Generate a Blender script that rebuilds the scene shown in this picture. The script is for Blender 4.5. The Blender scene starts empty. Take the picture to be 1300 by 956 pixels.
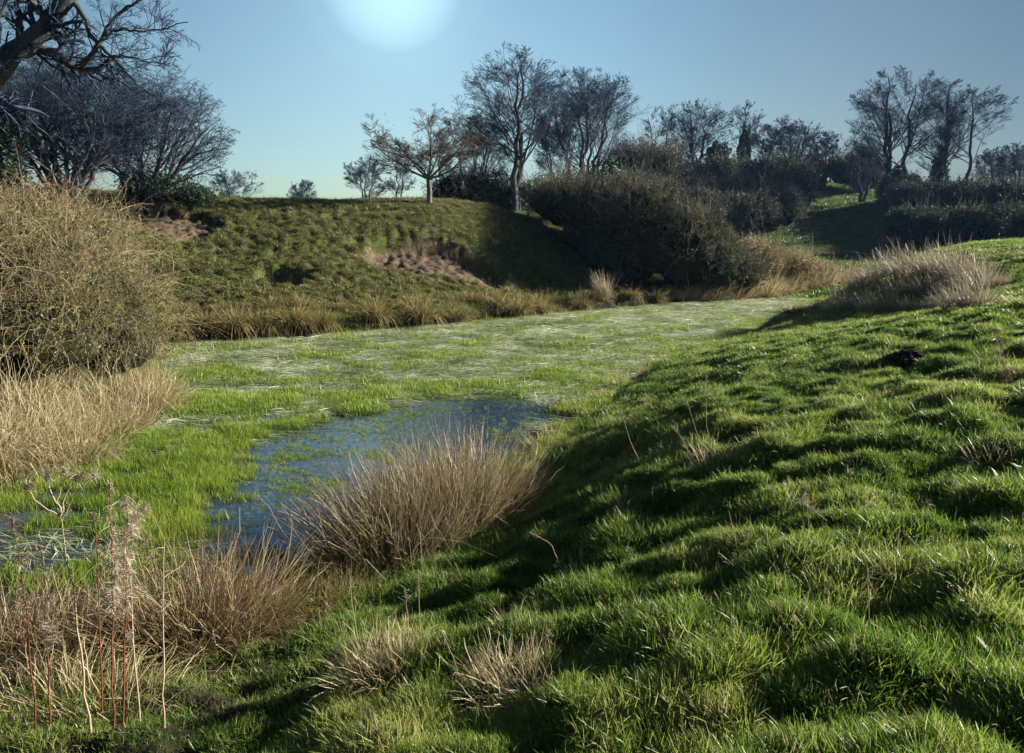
import bpy, math, time
import numpy as np
from math import radians as R, pi

T0 = time.time()
scene = bpy.context.scene
col = scene.collection

# ------------------------------------------------------------------ camera
CH = 2.5            # eye height above the pond's water
FPX, PITCH = 950.0, 8.0
cam_d = bpy.data.cameras.new('camera')
cam = bpy.data.objects.new('camera', cam_d); col.objects.link(cam)
cam.location = (0, 0, CH)
cam.rotation_euler = (R(90 - PITCH), 0, 0)
cam_d.sensor_fit = 'HORIZONTAL'; cam_d.sensor_width = 36.0
cam_d.lens = 36.0 * FPX / 1300.0
cam_d.shift_y = -45.0 / 1300.0
cam_d.clip_start = 0.05; cam_d.clip_end = 6000
scene.camera = cam

# ------------------------------------------------------------------ sun and sky
SUN_AZ, SUN_EL = 77.0, 21.0      # degrees right of the view direction, degrees up
sun_d = bpy.data.lights.new('sun', 'SUN'); sun = bpy.data.objects.new('sun', sun_d); col.objects.link(sun)
sun_d.energy = 5.0; sun_d.angle = R(0.5); sun_d.color = (1.0, 0.93, 0.80)
sun.rotation_euler = (R(90 - SUN_EL), 0, R(-SUN_AZ + 180)); sun.location = (30, 10, 30)
w = bpy.data.worlds.new('World'); scene.world = w; w.use_nodes = True
nt = w.node_tree; nt.nodes.clear()
def nn(t, typ, **kw):
    n = t.nodes.new(typ)
    for k, v in kw.items(): setattr(n, k, v)
    return n
sky = nn(nt, 'ShaderNodeTexSky', sky_type='NISHITA', sun_disc=False)
sky.sun_elevation = R(SUN_EL); sky.sun_rotation = R(SUN_AZ)
sky.air_density = 1.0; sky.dust_density = 0.6; sky.ozone_density = 2.0
bg = nn(nt, 'ShaderNodeBackground'); bg.inputs['Strength'].default_value = 0.064
wo = nn(nt, 'ShaderNodeOutputWorld')
tcw = nn(nt, 'ShaderNodeTexCoord')
# glow added to the sky colour, apart from the sun, in world directions
def glow_dir(px, py):
    f = np.array([0, math.cos(R(PITCH)), -math.sin(R(PITCH))]); u = np.array([0, math.sin(R(PITCH)), math.cos(R(PITCH))])
    d = f * FPX + u * (433 - py) + np.array([px - 650.0, 0, 0]); return d / np.linalg.norm(d)
gd = glow_dir(497, -32)
dot = nn(nt, 'ShaderNodeVectorMath', operation='DOT_PRODUCT'); dot.inputs[1].default_value = tuple(gd)
nt.links.new(tcw.outputs['Generated'], dot.inputs[0])
rmp = nn(nt, 'ShaderNodeValToRGB'); cr = rmp.color_ramp; cr.interpolation = 'B_SPLINE'
SKY_STOPS = [(.0, (.30, .34, .38)), (.5, (.26, .30, .33)), (.70, (.22, .26, .29)), (.76, (.27, .31, .32)), (.80, (.32, .36, .36)), (.86, (.46, .48, .47)),
             (.91, (.54, .59, .55)), (.95, (.70, .78, .74)), (.975, (.88, .95, .88)), (.986, (.98, 1.04, .94)), (.992, (1.08, 1.13, 1.0)), (.9958, (1.22, 1.26, 1.09)), (.9982, (1.42, 1.45, 1.2)), (.9993, (1.8, 1.8, 1.4)), (1.0, (2.4, 2.3, 1.8))]
SKY_STOPS = [(p, tuple(v / 4 for v in c)) for p, c in SKY_STOPS]
cr.elements[0].position, cr.elements[0].color = SKY_STOPS[0][0], (*SKY_STOPS[0][1], 1)
cr.elements[1].position, cr.elements[1].color = SKY_STOPS[-1][0], (*SKY_STOPS[-1][1], 1)
for p, c in SKY_STOPS[1:-1]:
    e = cr.elements.new(p); e.color = (*c, 1)
nt.links.new(dot.outputs['Value'], rmp.inputs['Fac'])
mulc = nn(nt, 'ShaderNodeMix', data_type='RGBA', blend_type='MULTIPLY'); mulc.inputs[0].default_value = 1.0
nt.links.new(sky.outputs[0], mulc.inputs[6]); nt.links.new(rmp.outputs[0], mulc.inputs[7])
gain = nn(nt, 'ShaderNodeVectorMath', operation='SCALE'); gain.inputs['Scale'].default_value = 4.0
nt.links.new(mulc.outputs[2], gain.inputs[0]); nt.links.new(gain.outputs[0], bg.inputs['Color']); nt.links.new(bg.outputs[0], wo.inputs['Surface'])

vs = scene.view_settings
vs.view_transform = 'Standard'; vs.look = 'None'; vs.exposure = 1.56; vs.gamma = 1.0; vs.use_curve_mapping = False
cy = scene.cycles
cy.use_denoising = True
cy.max_bounces = 4; cy.diffuse_bounces = 2; cy.glossy_bounces = 2; cy.transmission_bounces = 4; cy.transparent_max_bounces = 6
cy.volume_bounces = 0
cy.sample_clamp_indirect = 4.0
cy.use_adaptive_sampling = True; cy.adaptive_threshold = 0.025

# ------------------------------------------------------------------ geometry helpers
F = np.array([0, math.cos(R(PITCH)), -math.sin(R(PITCH))]); U = np.array([0, math.sin(R(PITCH)), math.cos(R(PITCH))])
def ray(px, py):
    return F * FPX + U * (433 - py) + np.array([px - 650.0, 0, 0])
def at_y(px, py, y):
    d = ray(px, py); s = y / d[1]; return (d[0] * s, y, CH + d[2] * s)
def at_z(px, py, z):
    d = ray(px, py); s = (z - CH) / d[2]; return (d[0] * s, d[1] * s, z)
def sst(a, b, x):
    t = np.clip((x - a) / (b - a), 0, 1); return t * t * (3 - 2 * t)

_rs = np.random.RandomState(7); _perm = _rs.permutation(256); _perm = np.concatenate([_perm, _perm])
_g = np.stack([np.cos(np.arange(256) / 256 * 2 * pi), np.sin(np.arange(256) / 256 * 2 * pi)], 1)
def perlin(x, y):
    xi = np.floor(x).astype(int); yi = np.floor(y).astype(int); xf = x - xi; yf = y - yi
    xi &= 255; yi &= 255
    def g(ix, iy, dx, dy):
        v = _g[_perm[_perm[ix & 255] + (iy & 255)]]; return v[..., 0] * dx + v[..., 1] * dy
    u = xf * xf * xf * (xf * (xf * 6 - 15) + 10); v = yf * yf * yf * (yf * (yf * 6 - 15) + 10)
    a = g(xi, yi, xf, yf); b = g(xi + 1, yi, xf - 1, yf); c = g(xi, yi + 1, xf, yf - 1); d = g(xi + 1, yi + 1, xf - 1, yf - 1)
    return (a + u * (b - a)) * (1 - v) + (c + u * (d - c)) * v
def fbm(x, y, o=3, sc=1.0, off=0.0):
    s = np.zeros(np.shape(x)); a = 1.0; x = np.asarray(x, float) / sc + off; y = np.asarray(y, float) / sc + off * 1.7
    for _ in range(o):
        s = s + a * perlin(x, y); x = x * 2.03 + 11.3; y = y * 2.03 + 5.1; a *= 0.5
    return s

# ------------------------------------------------------------------ terrain
SHORE = [at_z(*p, 0)[:2] for p in [(200,437),(300,432),(400,427),(500,418),(620,408),(740,396),(850,386),(950,380),(1030,377),(1000,394),
         (940,415),(900,430),(850,455),(800,485),(755,512),(700,548),(660,590),(600,632),(520,668),(450,700),(395,722),(330,775),(200,790),(60,755),(0,742)]]
SHORE += [(-5.5, 5.0), (-9, 4.6), (-9, 6.2), (-6.2, 6.4)] + [at_z(*p, 0)[:2] for p in [(0,622),(70,596),(150,562),(215,520),(195,470)]]
SH = np.array(SHORE)
def shore_sd(x, y):
    """signed distance to the pond's edge, positive on land"""
    x = np.asarray(x, float); y = np.asarray(y, float)
    d = np.full(x.shape, 1e9); ins = np.zeros(x.shape, bool); n = len(SH)
    for i in range(n):
        a = SH[i]; b = SH[(i + 1) % n]; e = b - a
        t = np.clip(((x - a[0]) * e[0] + (y - a[1]) * e[1]) / (e @ e), 0, 1)
        d = np.minimum(d, (x - a[0] - t * e[0]) ** 2 + (y - a[1] - t * e[1]) ** 2)
        c = (a[1] > y) != (b[1] > y)
        with np.errstate(divide='ignore', invalid='ignore'):
            xc = a[0] + (y - a[1]) * e[0] / (e[1] if e[1] else 1e-9)
        ins ^= c & (x < xc)
    return np.where(ins, -1, 1) * np.sqrt(d)

CP = []
def cz(px, py, z): CP.append(at_z(px, py, z))
def cyy(px, py, y): CP.append(at_y(px, py, y))
for a in [(650,867,.66),(850,867,.86),(1200,867,1.02),(500,867,.45),(300,867,.2),(0,867,.25),(950,700,.9),(1250,700,1.05),(700,750,.42),(600,700,.14),
          (1000,600,.96),(1250,600,1.15),(850,600,.70),(760,600,.28),(900,520,.84),(1100,500,1.05),(1250,500,1.25),(830,510,.27),
          (950,460,.66),(1150,455,1.18),(1250,430,1.35),(890,446,.3),(1000,424,.62),(1100,405,.85),(1200,385,1.15),(1280,360,1.6),
          (1200,332,1.9),(1180,322,2.0),(1100,352,1.15),(1060,380,.6),
          (950,378,.08),(1040,382,.1),(900,384,.1),
          (300,385,.8),(500,385,.62),(750,378,.4),(850,380,.25),(1000,372,.12),(1050,370,.15),(180,390,.9)]: cz(*a)
for px, py, z in [(200,437,.5),(300,432,.5),(400,427,.48),(500,418,.42),(620,408,.34),(740,396,.26)]:
    p = at_z(px, py, 0); CP.append((p[0], p[1] + .5, z))
for a in [(160,252,26),(300,258,27),(400,261,27.5),(545,262,29),(600,265,30),(650,272,31),(700,296,32),(760,332,31),(800,365,29),
          (300,330,22.6),(300,290,24.6),(400,330,23.2),(500,346,24),(500,300,26.4),(650,350,27),(650,300,29),(180,300,22.5),(230,355,20.5),(600,340,25.8),
          (1300,309,19),(1250,315,18.5),(950,325,64),(1200,325,64),(1000,290,75),(1030,255,92),(1060,238,100),(870,225,95),(950,212,96),(1150,248,88),(1250,255,84),(1320,262,78),
          (1000,330,50),(850,300,55)]: cyy(*a)
CP += [(5.9,17.6,.22),(7.8,20.5,.20),(10,24.5,.18),(12.5,28,.15),(15,30,.6),(-8,33,3.55),(0,34,3.5),(-3,38,3.5),(0,45,3.4),(8,40,3.2),(-20,40,3.7),(-15,70,3.6),(10,70,3.3),(-10,140,3.0),(30,160,7.0),(70,170,6),(10,44,2.2),(7,36,3.0),
       (11,37,1.4),(12,34,.7),(14,40,.35),(16,45,.4),(20,50,.6),(12,31,.3),
       (10,12,1.85),(12,16,2.1),(10,16,1.8),(14,16,2.2),(8,12,1.5),(10,8,1.5),(8,8,1.45),(14,20,2.35),(17,20,2.4),(20,16,2.2),(14,12,1.9),(6,4,1.2),(18,28,1.7),(22,24,2.15),(20,36,1.0),(28,44,1.2),(35,55,1.3),(26,60,.9),(60,60,4),(55,40,3.6),
       (15,10,1.7),(25,20,2.3),(8,0,1.15),(-8,0,.5),(0,-6,1.0),(0,0,.84),(-2.2,1.2,.5),(12,-4,1.3),(-14,-6,.6),
       (-11,12,.8),(-12,16,1.5),(-13,20,2.4),(-15,24,3.6),(-25,25,4.0),(-22,12,1.2),(-14,5,.5),(-9.2,17.5,.9),(-8.4,10.5,.5),(-6.7,8.0,.35),(-7.6,12.2,.4),(-10,8,.6),
       (-40,60,4.2),(-100,150,4),(100,120,9),(0,600,5),(-300,500,6),(400,500,9),(900,100,10),(-900,100,6),(-60,0,3),(60,-6,3)]
CP = np.array(CP)
KX = 10.0
def uv(x, y):
    yy = np.maximum(y + KX, 0.3); return np.stack([x / yy, np.log(yy)], -1)
def _phi(r2): return r2 * np.log(r2 + 1e-12)
_c = uv(CP[:, 0], CP[:, 1]); n = len(_c)
_A = _phi(((_c[:, None] - _c[None]) ** 2).sum(-1)) + np.eye(n) * -2e-4
_P = np.concatenate([np.ones((n, 1)), _c], 1)
_M = np.block([[_A, _P], [_P.T, np.zeros((3, 3))]])
# heights are fitted as angles so far points do not overshoot near ones
_W = np.linalg.solve(_M, np.concatenate([CP[:, 2], np.zeros(3)]))
def rbf(x, y):
    q = uv(x, y).reshape(-1, 2); out = np.empty(len(q))
    for i in range(0, len(q), 50000):
        s = q[i:i + 50000]; r2 = (s[:, 0:1] - _c[None, :, 0]) ** 2 + (s[:, 1:2] - _c[None, :, 1]) ** 2
        out[i:i + 50000] = _phi(r2) @ _W[:n] + _W[n] + s @ _W[n + 1:]
    return out.reshape(np.shape(x))

def seg_d(x, y, pts):
    """distance to a polyline and the position along it (0..1)"""
    d = np.full(np.shape(x), 1e9); s = np.zeros(np.shape(x)); L = len(pts) - 1
    for i in range(L):
        a = np.array(pts[i]); e = np.array(pts[i + 1]) - a
        t = np.clip(((x - a[0]) * e[0] + (y - a[1]) * e[1]) / (e @ e), 0, 1)
        q = (x - a[0] - t * e[0]) ** 2 + (y - a[1] - t * e[1]) ** 2
        m = q < d; d = np.where(m, q, d); s = np.where(m, (i + t) / L, s)
    return np.sqrt(d), s

# worn places: (centre x, centre y, half width, depth front-back, wall height)
def base_hit(px, py):
    d = ray(px, py); ys = np.linspace(15, 36, 600); k = ys / d[1]; h = rbf(d[0] * k, ys); i = int(np.argmax(h >= CH + d[2] * k)); return float(d[0] * k[i]), float(ys[i])
def scar_frames():
    a = base_hit(556, 325); b = base_hit(360, 350); c = base_hit(210, 278); d = base_hit(200, 345)
    return [(a[0], a[1], 2.45, 1.35, .68), (b[0], b[1], .78, .72, 1.30), (c[0] , c[1], 1.7, 1.5, .40), (d[0], d[1], .35, .3, .6)]
SCARS = scar_frames()
def scar_u(x, y, i):
    cx, cy_, hw, hd, hh = SCARS[i]
    wob = (.07 if i == 0 else .16) * fbm(x, y, 2, .45, 3.1 + i)
    u = (x - cx) / hw + wob * .6; v = (y - cy_) / hd + wob * 1.3
    if i == 0: v = v - .30 * u + .30 * u * u
    return u, v
def soil_mask(x, y):
    m = np.zeros(np.shape(x))
    for i in range(4):
        u, v = scar_u(x, y, i); r = np.abs(u) ** 2.2 + np.abs(v) ** 2.2
        m = np.maximum(m, 1 - sst(.75, 1.15, r))
    return m

def height(x, y, detail=True):
    x = np.asarray(x, float); y = np.asarray(y, float)
    z0 = rbf(x, y)
    near = (y < 45) & (y > -4)
    sd = np.where(near, shore_sd(x, y), 50.0)
    sd = sd + .22 * fbm(x, y, 2, .9, 2.2) * np.clip((60 - np.abs(sd)) / 10, 0, 1)
    if detail:
        hm = sst(.3, 1.6, sd)
        # hummocky pasture on the near bank
        bank = sst(-3.5, -1.0, x + .30 * y * 0 + .0) * (1 - sst(22, 30, y)) * hm * sst(-12, -6, -(y - 16) + x * 1.4) * (1 - .45 * sst(8, 16, y))
        h1 = fbm(x * .8, y * 1.2, 2, .33, 4.0); h2 = fbm(x, y, 2, 1.2, 8.5)
        z0 = z0 + bank * (.135 * np.maximum(h1, -.35) + .05 * h2 + .05 * np.abs(fbm(x, y, 2, .22, 1.3)))
        mound = sst(16, 18, y) * (1 - sst(34, 40, y)) * (1 - sst(8, 14, x)) * hm
        l1 = fbm(x, y * 1.2 + .3 * x, 3, .34, 6.0); l2 = fbm(x, y, 2, 1.6, 1.0)
        rough = (.35 + .65 * (1 - sst(-4, 3, x))) * (1 - .7 * sst(27, 29, y))
        z0 = z0 + mound * rough * (.19 * np.clip(l1, -.45, .4) + .08 * l2)
        far = sst(38, 60, y)
        z0 = z0 + far * (.35 * fbm(x, y, 3, 6.0, 2.0) + .10 * fbm(x, y, 2, 1.3, 5.0))
        other = (1 - sst(-3.2, -1.5, x)) * (1 - sst(14, 17, y)) * hm
        z0 = z0 + other * .08 * fbm(x, y, 3, .5, 9.0)
        for i, (cx, cy_, hw, hd, hh) in enumerate(SCARS):
            m = (np.abs(x - cx) < hw * 2) & (np.abs(y - cy_) < hd * 4)
            if not m.any(): continue
            u, v = scar_u(x, y, i)
            inside = (1 - sst(.82, 1.0, np.abs(u))) * sst(-1.3, -.9, v) * (1 - sst(.80, .98, v + .15 * u * u))
            floor = (v + 1) * .5                     # 0 at the front lip, 1 at the headwall
            z0 = np.where(m, z0 - inside * hh * np.clip(floor, 0, 1) ** .8, z0)
    # the bank steps up from the water; abrupt on the far side, easy at the marshy end and on the near side
    wdt = np.where(y > 16, .22, .55) + sst(6.0, 9.0, x) * 1.2
    rise = sst(0, 1, sd / wdt)
    land = np.maximum(z0, .03)
    return np.where(sd > 0, .012 + (land - .012) * rise, .012 - .26 * sst(0, 1.0, -sd))

def mesh_obj(name, verts, faces_flat, nverts, mats=(), parent=None, smooth=False, loops_total=None, link=True):
    """faces_flat: int array (nf, k)"""
    me = bpy.data.meshes.new(name)
    verts = np.ascontiguousarray(verts, dtype=np.float32); faces = np.ascontiguousarray(faces_flat, dtype=np.int32)
    nf, k = faces.shape
    me.vertices.add(len(verts)); me.vertices.foreach_set('co', verts.ravel())
    me.loops.add(nf * k); me.loops.foreach_set('vertex_index', faces.ravel())
    me.polygons.add(nf)
    me.polygons.foreach_set('loop_start', np.arange(0, nf * k, k, dtype=np.int32))
    me.polygons.foreach_set('use_smooth', np.full(nf, smooth, dtype=bool))
    for m in mats: me.materials.append(m)
    me.update(calc_edges=True)
    o = bpy.data.objects.new(name, me)
    if link: col.objects.link(o)
    if parent is not None: o.parent = parent
    return o
def fattr(me, name, data, typ='FLOAT', dom='POINT'):
    a = me.attributes.new(name, typ, dom)
    a.data.foreach_set({'FLOAT': 'value', 'INT': 'value', 'FLOAT_VECTOR': 'vector', 'FLOAT_COLOR': 'color'}[typ],
                       np.ascontiguousarray(data, dtype=np.int32 if typ == 'INT' else np.float32).ravel())
def tag(o, label=None, cat=None, group=None, kind=None):
    if label: o['label'] = label
    if cat: o['category'] = cat
    if group: o['group'] = group
    if kind: o['kind'] = kind
    return o
def empty(name, loc, rz=0.0):
    o = bpy.data.objects.new(name, None); col.objects.link(o); o.location = loc; o.rotation_euler = (0, 0, rz)
    o.empty_display_size = .2
    return o

# ------------------------------------------------------------------ materials
def mat(name):
    m = bpy.data.materials.new(name); m.use_nodes = True; t = m.node_tree; t.nodes.clear()
    return m, t
def noise(t, scale, detail=3, rough=.55, vec=None, dist=0.0):
    n = nn(t, 'ShaderNodeTexNoise'); n.inputs['Scale'].default_value = scale; n.inputs['Detail'].default_value = detail
    n.inputs['Roughness'].default_value = rough; n.inputs['Distortion'].default_value = dist
    if vec is not None: t.links.new(vec, n.inputs['Vector'])
    return n
def ramp(t, fac, stops, interp='LINEAR'):
    n = nn(t, 'ShaderNodeValToRGB'); c = n.color_ramp; c.interpolation = interp
    c.elements[0].position = stops[0][0]; c.elements[0].color = (*stops[0][1], 1)
    c.elements[1].position = stops[-1][0]; c.elements[1].color = (*stops[-1][1], 1)
    for p, cc in stops[1:-1]:
        e = c.elements.new(p); e.color = (*cc, 1)
    t.links.new(fac, n.inputs['Fac']); return n
def mixc(t, fac, a, b, mode='MIX'):
    n = nn(t, 'ShaderNodeMix', data_type='RGBA', blend_type=mode)
    for s, v in ((0, fac), (6, a), (7, b)):
        if isinstance(v, (int, float)): n.inputs[s].default_value = v
        elif isinstance(v, tuple): n.inputs[s].default_value = (*v, 1)
        else: t.links.new(v, n.inputs[s])
    return n.outputs[2]
def attr(t, name, typ='GEOMETRY'):
    return nn(t, 'ShaderNodeAttribute', attribute_name=name, attribute_type=typ)
def principled(t, colr, rough=.8, spec=.25, bump=None, bstr=.3, bdist=.02):
    p = nn(t, 'ShaderNodeBsdfPrincipled'); p.inputs['Roughness'].default_value = rough
    p.inputs['Specular IOR Level'].default_value = spec
    if isinstance(colr, tuple): p.inputs['Base Color'].default_value = (*colr, 1)
    else: t.links.new(colr, p.inputs['Base Color'])
    if bump is not None:
        b = nn(t, 'ShaderNodeBump'); b.inputs['Strength'].default_value = bstr; b.inputs['Distance'].default_value = bdist
        t.links.new(bump, b.inputs['Height']); t.links.new(b.outputs[0], p.inputs['Normal'])
    o = nn(t, 'ShaderNodeOutputMaterial'); t.links.new(p.outputs[0], o.inputs['Surface'])
    return p, o
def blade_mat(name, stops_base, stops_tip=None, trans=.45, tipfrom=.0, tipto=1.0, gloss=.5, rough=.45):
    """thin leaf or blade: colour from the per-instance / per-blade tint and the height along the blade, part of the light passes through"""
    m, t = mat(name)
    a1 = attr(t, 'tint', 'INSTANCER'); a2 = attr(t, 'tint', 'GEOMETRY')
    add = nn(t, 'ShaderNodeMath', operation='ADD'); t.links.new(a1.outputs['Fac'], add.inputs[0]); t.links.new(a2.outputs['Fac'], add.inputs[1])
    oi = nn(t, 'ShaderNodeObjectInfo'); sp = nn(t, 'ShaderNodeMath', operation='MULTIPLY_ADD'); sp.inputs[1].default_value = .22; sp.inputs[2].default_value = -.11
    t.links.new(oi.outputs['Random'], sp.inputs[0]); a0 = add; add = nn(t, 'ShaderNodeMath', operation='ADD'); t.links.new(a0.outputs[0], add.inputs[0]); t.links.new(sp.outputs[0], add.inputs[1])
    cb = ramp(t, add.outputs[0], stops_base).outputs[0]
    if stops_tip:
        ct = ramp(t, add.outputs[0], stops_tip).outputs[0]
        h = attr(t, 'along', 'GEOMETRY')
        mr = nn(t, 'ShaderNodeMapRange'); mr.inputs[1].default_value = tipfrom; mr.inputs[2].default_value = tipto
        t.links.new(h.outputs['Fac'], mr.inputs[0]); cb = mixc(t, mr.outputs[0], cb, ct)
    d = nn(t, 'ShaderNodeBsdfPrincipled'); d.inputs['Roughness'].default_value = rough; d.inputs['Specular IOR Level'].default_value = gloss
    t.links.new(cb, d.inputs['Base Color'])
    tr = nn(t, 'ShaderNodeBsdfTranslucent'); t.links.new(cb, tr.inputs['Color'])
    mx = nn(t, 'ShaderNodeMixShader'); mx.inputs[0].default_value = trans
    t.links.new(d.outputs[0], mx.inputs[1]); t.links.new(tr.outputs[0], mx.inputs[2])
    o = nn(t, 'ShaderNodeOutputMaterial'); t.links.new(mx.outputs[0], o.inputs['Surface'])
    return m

# ground: turf soil under the grass, bare earth where worn
def ground_material():
    m, t = mat('ground_turf'); tc = nn(t, 'ShaderNodeTexCoord').outputs['Object']
    n1 = noise(t, 1.4, 5, .6, tc); n2 = noise(t, 9.0, 5, .65, tc); n3 = noise(t, 40.0, 3, .6, tc); nb = noise(t, .35, 3, .5, tc)
    g = ramp(t, n1.outputs['Fac'], [(.3, (.022, .040, .008)), (.5, (.045, .075, .014)), (.7, (.085, .10, .028))]).outputs[0]
    dry = ramp(t, n2.outputs['Fac'], [(.35, (.05, .042, .018)), (.65, (.14, .115, .05))]).outputs[0]
    f = ramp(t, n2.outputs['Fac'], [(.42, (0, 0, 0)), (.62, (.8, .8, .8))]).outputs[0]
    g = mixc(t, f, g, dry)
    soil = ramp(t, n2.outputs['Fac'], [(.3, (.040, .030, .018)), (.5, (.105, .080, .052)), (.72, (.22, .175, .120))]).outputs[0]
    soil = mixc(t, ramp(t, n3.outputs['Fac'], [(.4, (0, 0, 0)), (.7, (.6, .6, .6))]).outputs[0], soil, (.07, .045, .03))
    c = mixc(t, attr(t, 'soil').outputs['Fac'], g, soil)
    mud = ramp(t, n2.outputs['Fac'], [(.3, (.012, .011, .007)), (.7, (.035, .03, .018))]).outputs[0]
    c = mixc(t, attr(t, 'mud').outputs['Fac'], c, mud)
    bm = nn(t, 'ShaderNodeMath', operation='ADD'); t.links.new(n2.outputs['Fac'], bm.inputs[0]); t.links.new(n3.outputs['Fac'], bm.inputs[1])
    principled(t, c, .95, .1, bm.outputs[0], .7, .05)
    return m
M_GROUND = ground_material()

def ground_normal(x, y, e=.05):
    gx = (height(x + e, y) - height(x - e, y)) / (2 * e); gy = (height(x, y + e) - height(x, y - e)) / (2 * e)
    nrm = np.stack([-gx, -gy, np.ones_like(gx)], -1); return nrm / np.linalg.norm(nrm, axis=-1, keepdims=True)

def build_ground():
    nu, nv = 760, 900
    tv = np.linspace(math.log(KX - 5.5), math.log(KX + 60), nv - 60); tv = np.concatenate([tv, np.linspace(tv[-1], math.log(3000), 61)[1:]])
    uu = np.linspace(-1, 1, nu); uu = np.sign(uu) * (np.abs(uu) * .72 + .28 * np.abs(uu) ** 6 * 4.2)
    Ug, Tg = np.meshgrid(uu, tv); yy = np.exp(Tg); X = Ug * yy; Y = yy - KX
    Z = height(X, Y)
    V = np.stack([X, Y, Z], -1).reshape(-1, 3)
    i = np.arange(nv - 1)[:, None] * nu + np.arange(nu - 1)[None]
    f = np.stack([i, i + 1, i + nu + 1, i + nu], -1).reshape(-1, 4)
    o = mesh_obj('ground', V, f, 4, [M_GROUND], smooth=True)
    soil = soil_mask(X, Y)
    sd = np.where(Y < 45, shore_sd(X, Y), 50)
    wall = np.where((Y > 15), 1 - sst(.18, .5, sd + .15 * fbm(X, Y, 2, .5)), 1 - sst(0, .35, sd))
    wall = np.maximum(wall, (1 - sst(-1.3, -.3, X + .5 * fbm(X, Y, 2, .6))) * (1 - sst(6.2, 7.0, Y)) * .9)  # bottom-left ground painted dark to stand for the shade there
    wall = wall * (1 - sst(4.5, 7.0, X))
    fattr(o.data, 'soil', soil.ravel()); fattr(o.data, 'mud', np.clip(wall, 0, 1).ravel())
    tag(o, kind='structure')
    return o
GROUND = build_ground()

def water_material():
    m, t = mat('pond_water'); tc = nn(t, 'ShaderNodeTexCoord').outputs['Object']
    n1 = noise(t, 14.0, 4, .6, tc); n2 = noise(t, 2.2, 4, .6, tc); n3 = noise(t, 60.0, 3, .6, tc)
    c = ramp(t, n2.outputs['Fac'], [(.35, (.008, .022, .045)), (.6, (.018, .038, .055)), (.75, (.045, .06, .05))]).outputs[0]
    sc = ramp(t, n1.outputs['Fac'], [(.54, (0, 0, 0)), (.68, (.55, .55, .55))]).outputs[0]
    c = mixc(t, sc, c, (.16, .19, .16))
    p, o = principled(t, c, .06, .5, n3.outputs['Fac'], .10, .01)
    r = ramp(t, n1.outputs['Fac'], [(.5, (.03, .03, .03)), (.7, (.25, .25, .25))]).outputs[0]
    t.links.new(r, p.inputs['Roughness'])
    return m
def build_water():
    c = SH.mean(0); P = c + (SH - c) * 1.0
    # grid sheet a little wider than the pond; the banks rise through it
    x0, y0 = SH.min(0) - .6; x1, y1 = SH.max(0) + .6
    V = np.array([(x0, y0, 0), (x1, y0, 0), (x1, y1, 0), (x0, y1, 0)])
    nx, ny = 60, 80; gx, gy = np.meshgrid(np.linspace(x0, x1, nx), np.linspace(y0, y1, ny))
    keep = shore_sd(gx, gy) < .8
    V = np.stack([gx, gy, np.zeros_like(gx)], -1).reshape(-1, 3)
    i = (np.arange(ny - 1)[:, None] * nx + np.arange(nx - 1)[None]); f = np.stack([i, i + 1, i + nx + 1, i + nx], -1).reshape(-1, 4)
    kf = keep.ravel()[f].any(1)
    used = np.unique(f[kf]); mp = np.full(len(V), -1); mp[used] = np.arange(len(used))
    o = mesh_obj('pond_water', V[used], mp[f[kf]], 4, [water_material()], smooth=True)
    tag(o, kind='structure')
build_water()
print('terrain', time.time() - T0)
# ------------------------------------------------------------------ plant geometry
rng = np.random.RandomState(11)
def norm(v): return v / np.maximum(np.linalg.norm(v, axis=-1, keepdims=True), 1e-9)
def ribbons(base, d, L, W, droop, segs=3, side=None, rs=rng, tip=.12, wob=0.0):
    """flat tapering blades; returns vertices, quads, along, blade index"""
    N = len(base); t = np.linspace(0, 1, segs + 1)[None, :, None]
    d = norm(d)
    P = base[:, None] + d[:, None] * (L[:, None, None] * t) + np.array([0, 0, -1.0]) * (droop * L)[:, None, None] * t ** 2
    if wob: P = P + np.cumsum(rs.normal(0, wob, (N, segs + 1, 3)) * L[:, None, None], 1) * t
    if side is None:
        q = rs.normal(size=(N, 3)); side = norm(np.cross(d, q))
    wd = W[:, None, None] * .5 * (1 - (1 - tip) * t ** 1.3)
    V = np.stack([P - side[:, None] * wd, P + side[:, None] * wd], 2).reshape(-1, 3)
    b = (np.arange(N) * 2 * (segs + 1))[:, None] + (np.arange(segs) * 2)[None]
    f = np.stack([b, b + 1, b + 3, b + 2], -1).reshape(-1, 4)
    al = np.repeat(np.broadcast_to(t[..., 0], (N, segs + 1)).ravel(), 2)
    ix = np.repeat(np.arange(N), 2 * (segs + 1))
    return V, f, al, ix
def tubes(P, Rr, sides=4):
    N, K, _ = P.shape
    T = norm(np.gradient(P, axis=1))
    ref = norm(np.cross(norm(P[:, -1] - P[:, 0] + 1e-6), np.array([.31, .17, .93]) + 0 * P[:, 0]))
    A = norm(np.cross(T, ref[:, None])); B = np.cross(T, A)
    an = np.arange(sides) / sides * 2 * pi
    V = P[:, :, None] + (A[:, :, None] * np.cos(an)[None, None, :, None] + B[:, :, None] * np.sin(an)[None, None, :, None]) * Rr[:, :, None, None]
    b = (np.arange(N) * K * sides)[:, None, None] + (np.arange(K - 1) * sides)[None, :, None]
    j = np.arange(sides); j2 = (j + 1) % sides
    f = np.stack([b + j, b + j2, b + sides + j2, b + sides + j], -1).reshape(-1, 4)
    return V.reshape(-1, 3), f
def merge(parts):
    """parts: list of tuples (V, F, *attrs)"""
    off = 0; Vs = []; Fs = []; As = [[] for _ in parts[0][2:]]
    for p in parts:
        Vs.append(p[0]); Fs.append(p[1] + off); off += len(p[0])
        for k, a in enumerate(p[2:]): As[k].append(a)
    return (np.concatenate(Vs), np.concatenate(Fs), *[np.concatenate(a) for a in As])
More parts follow.
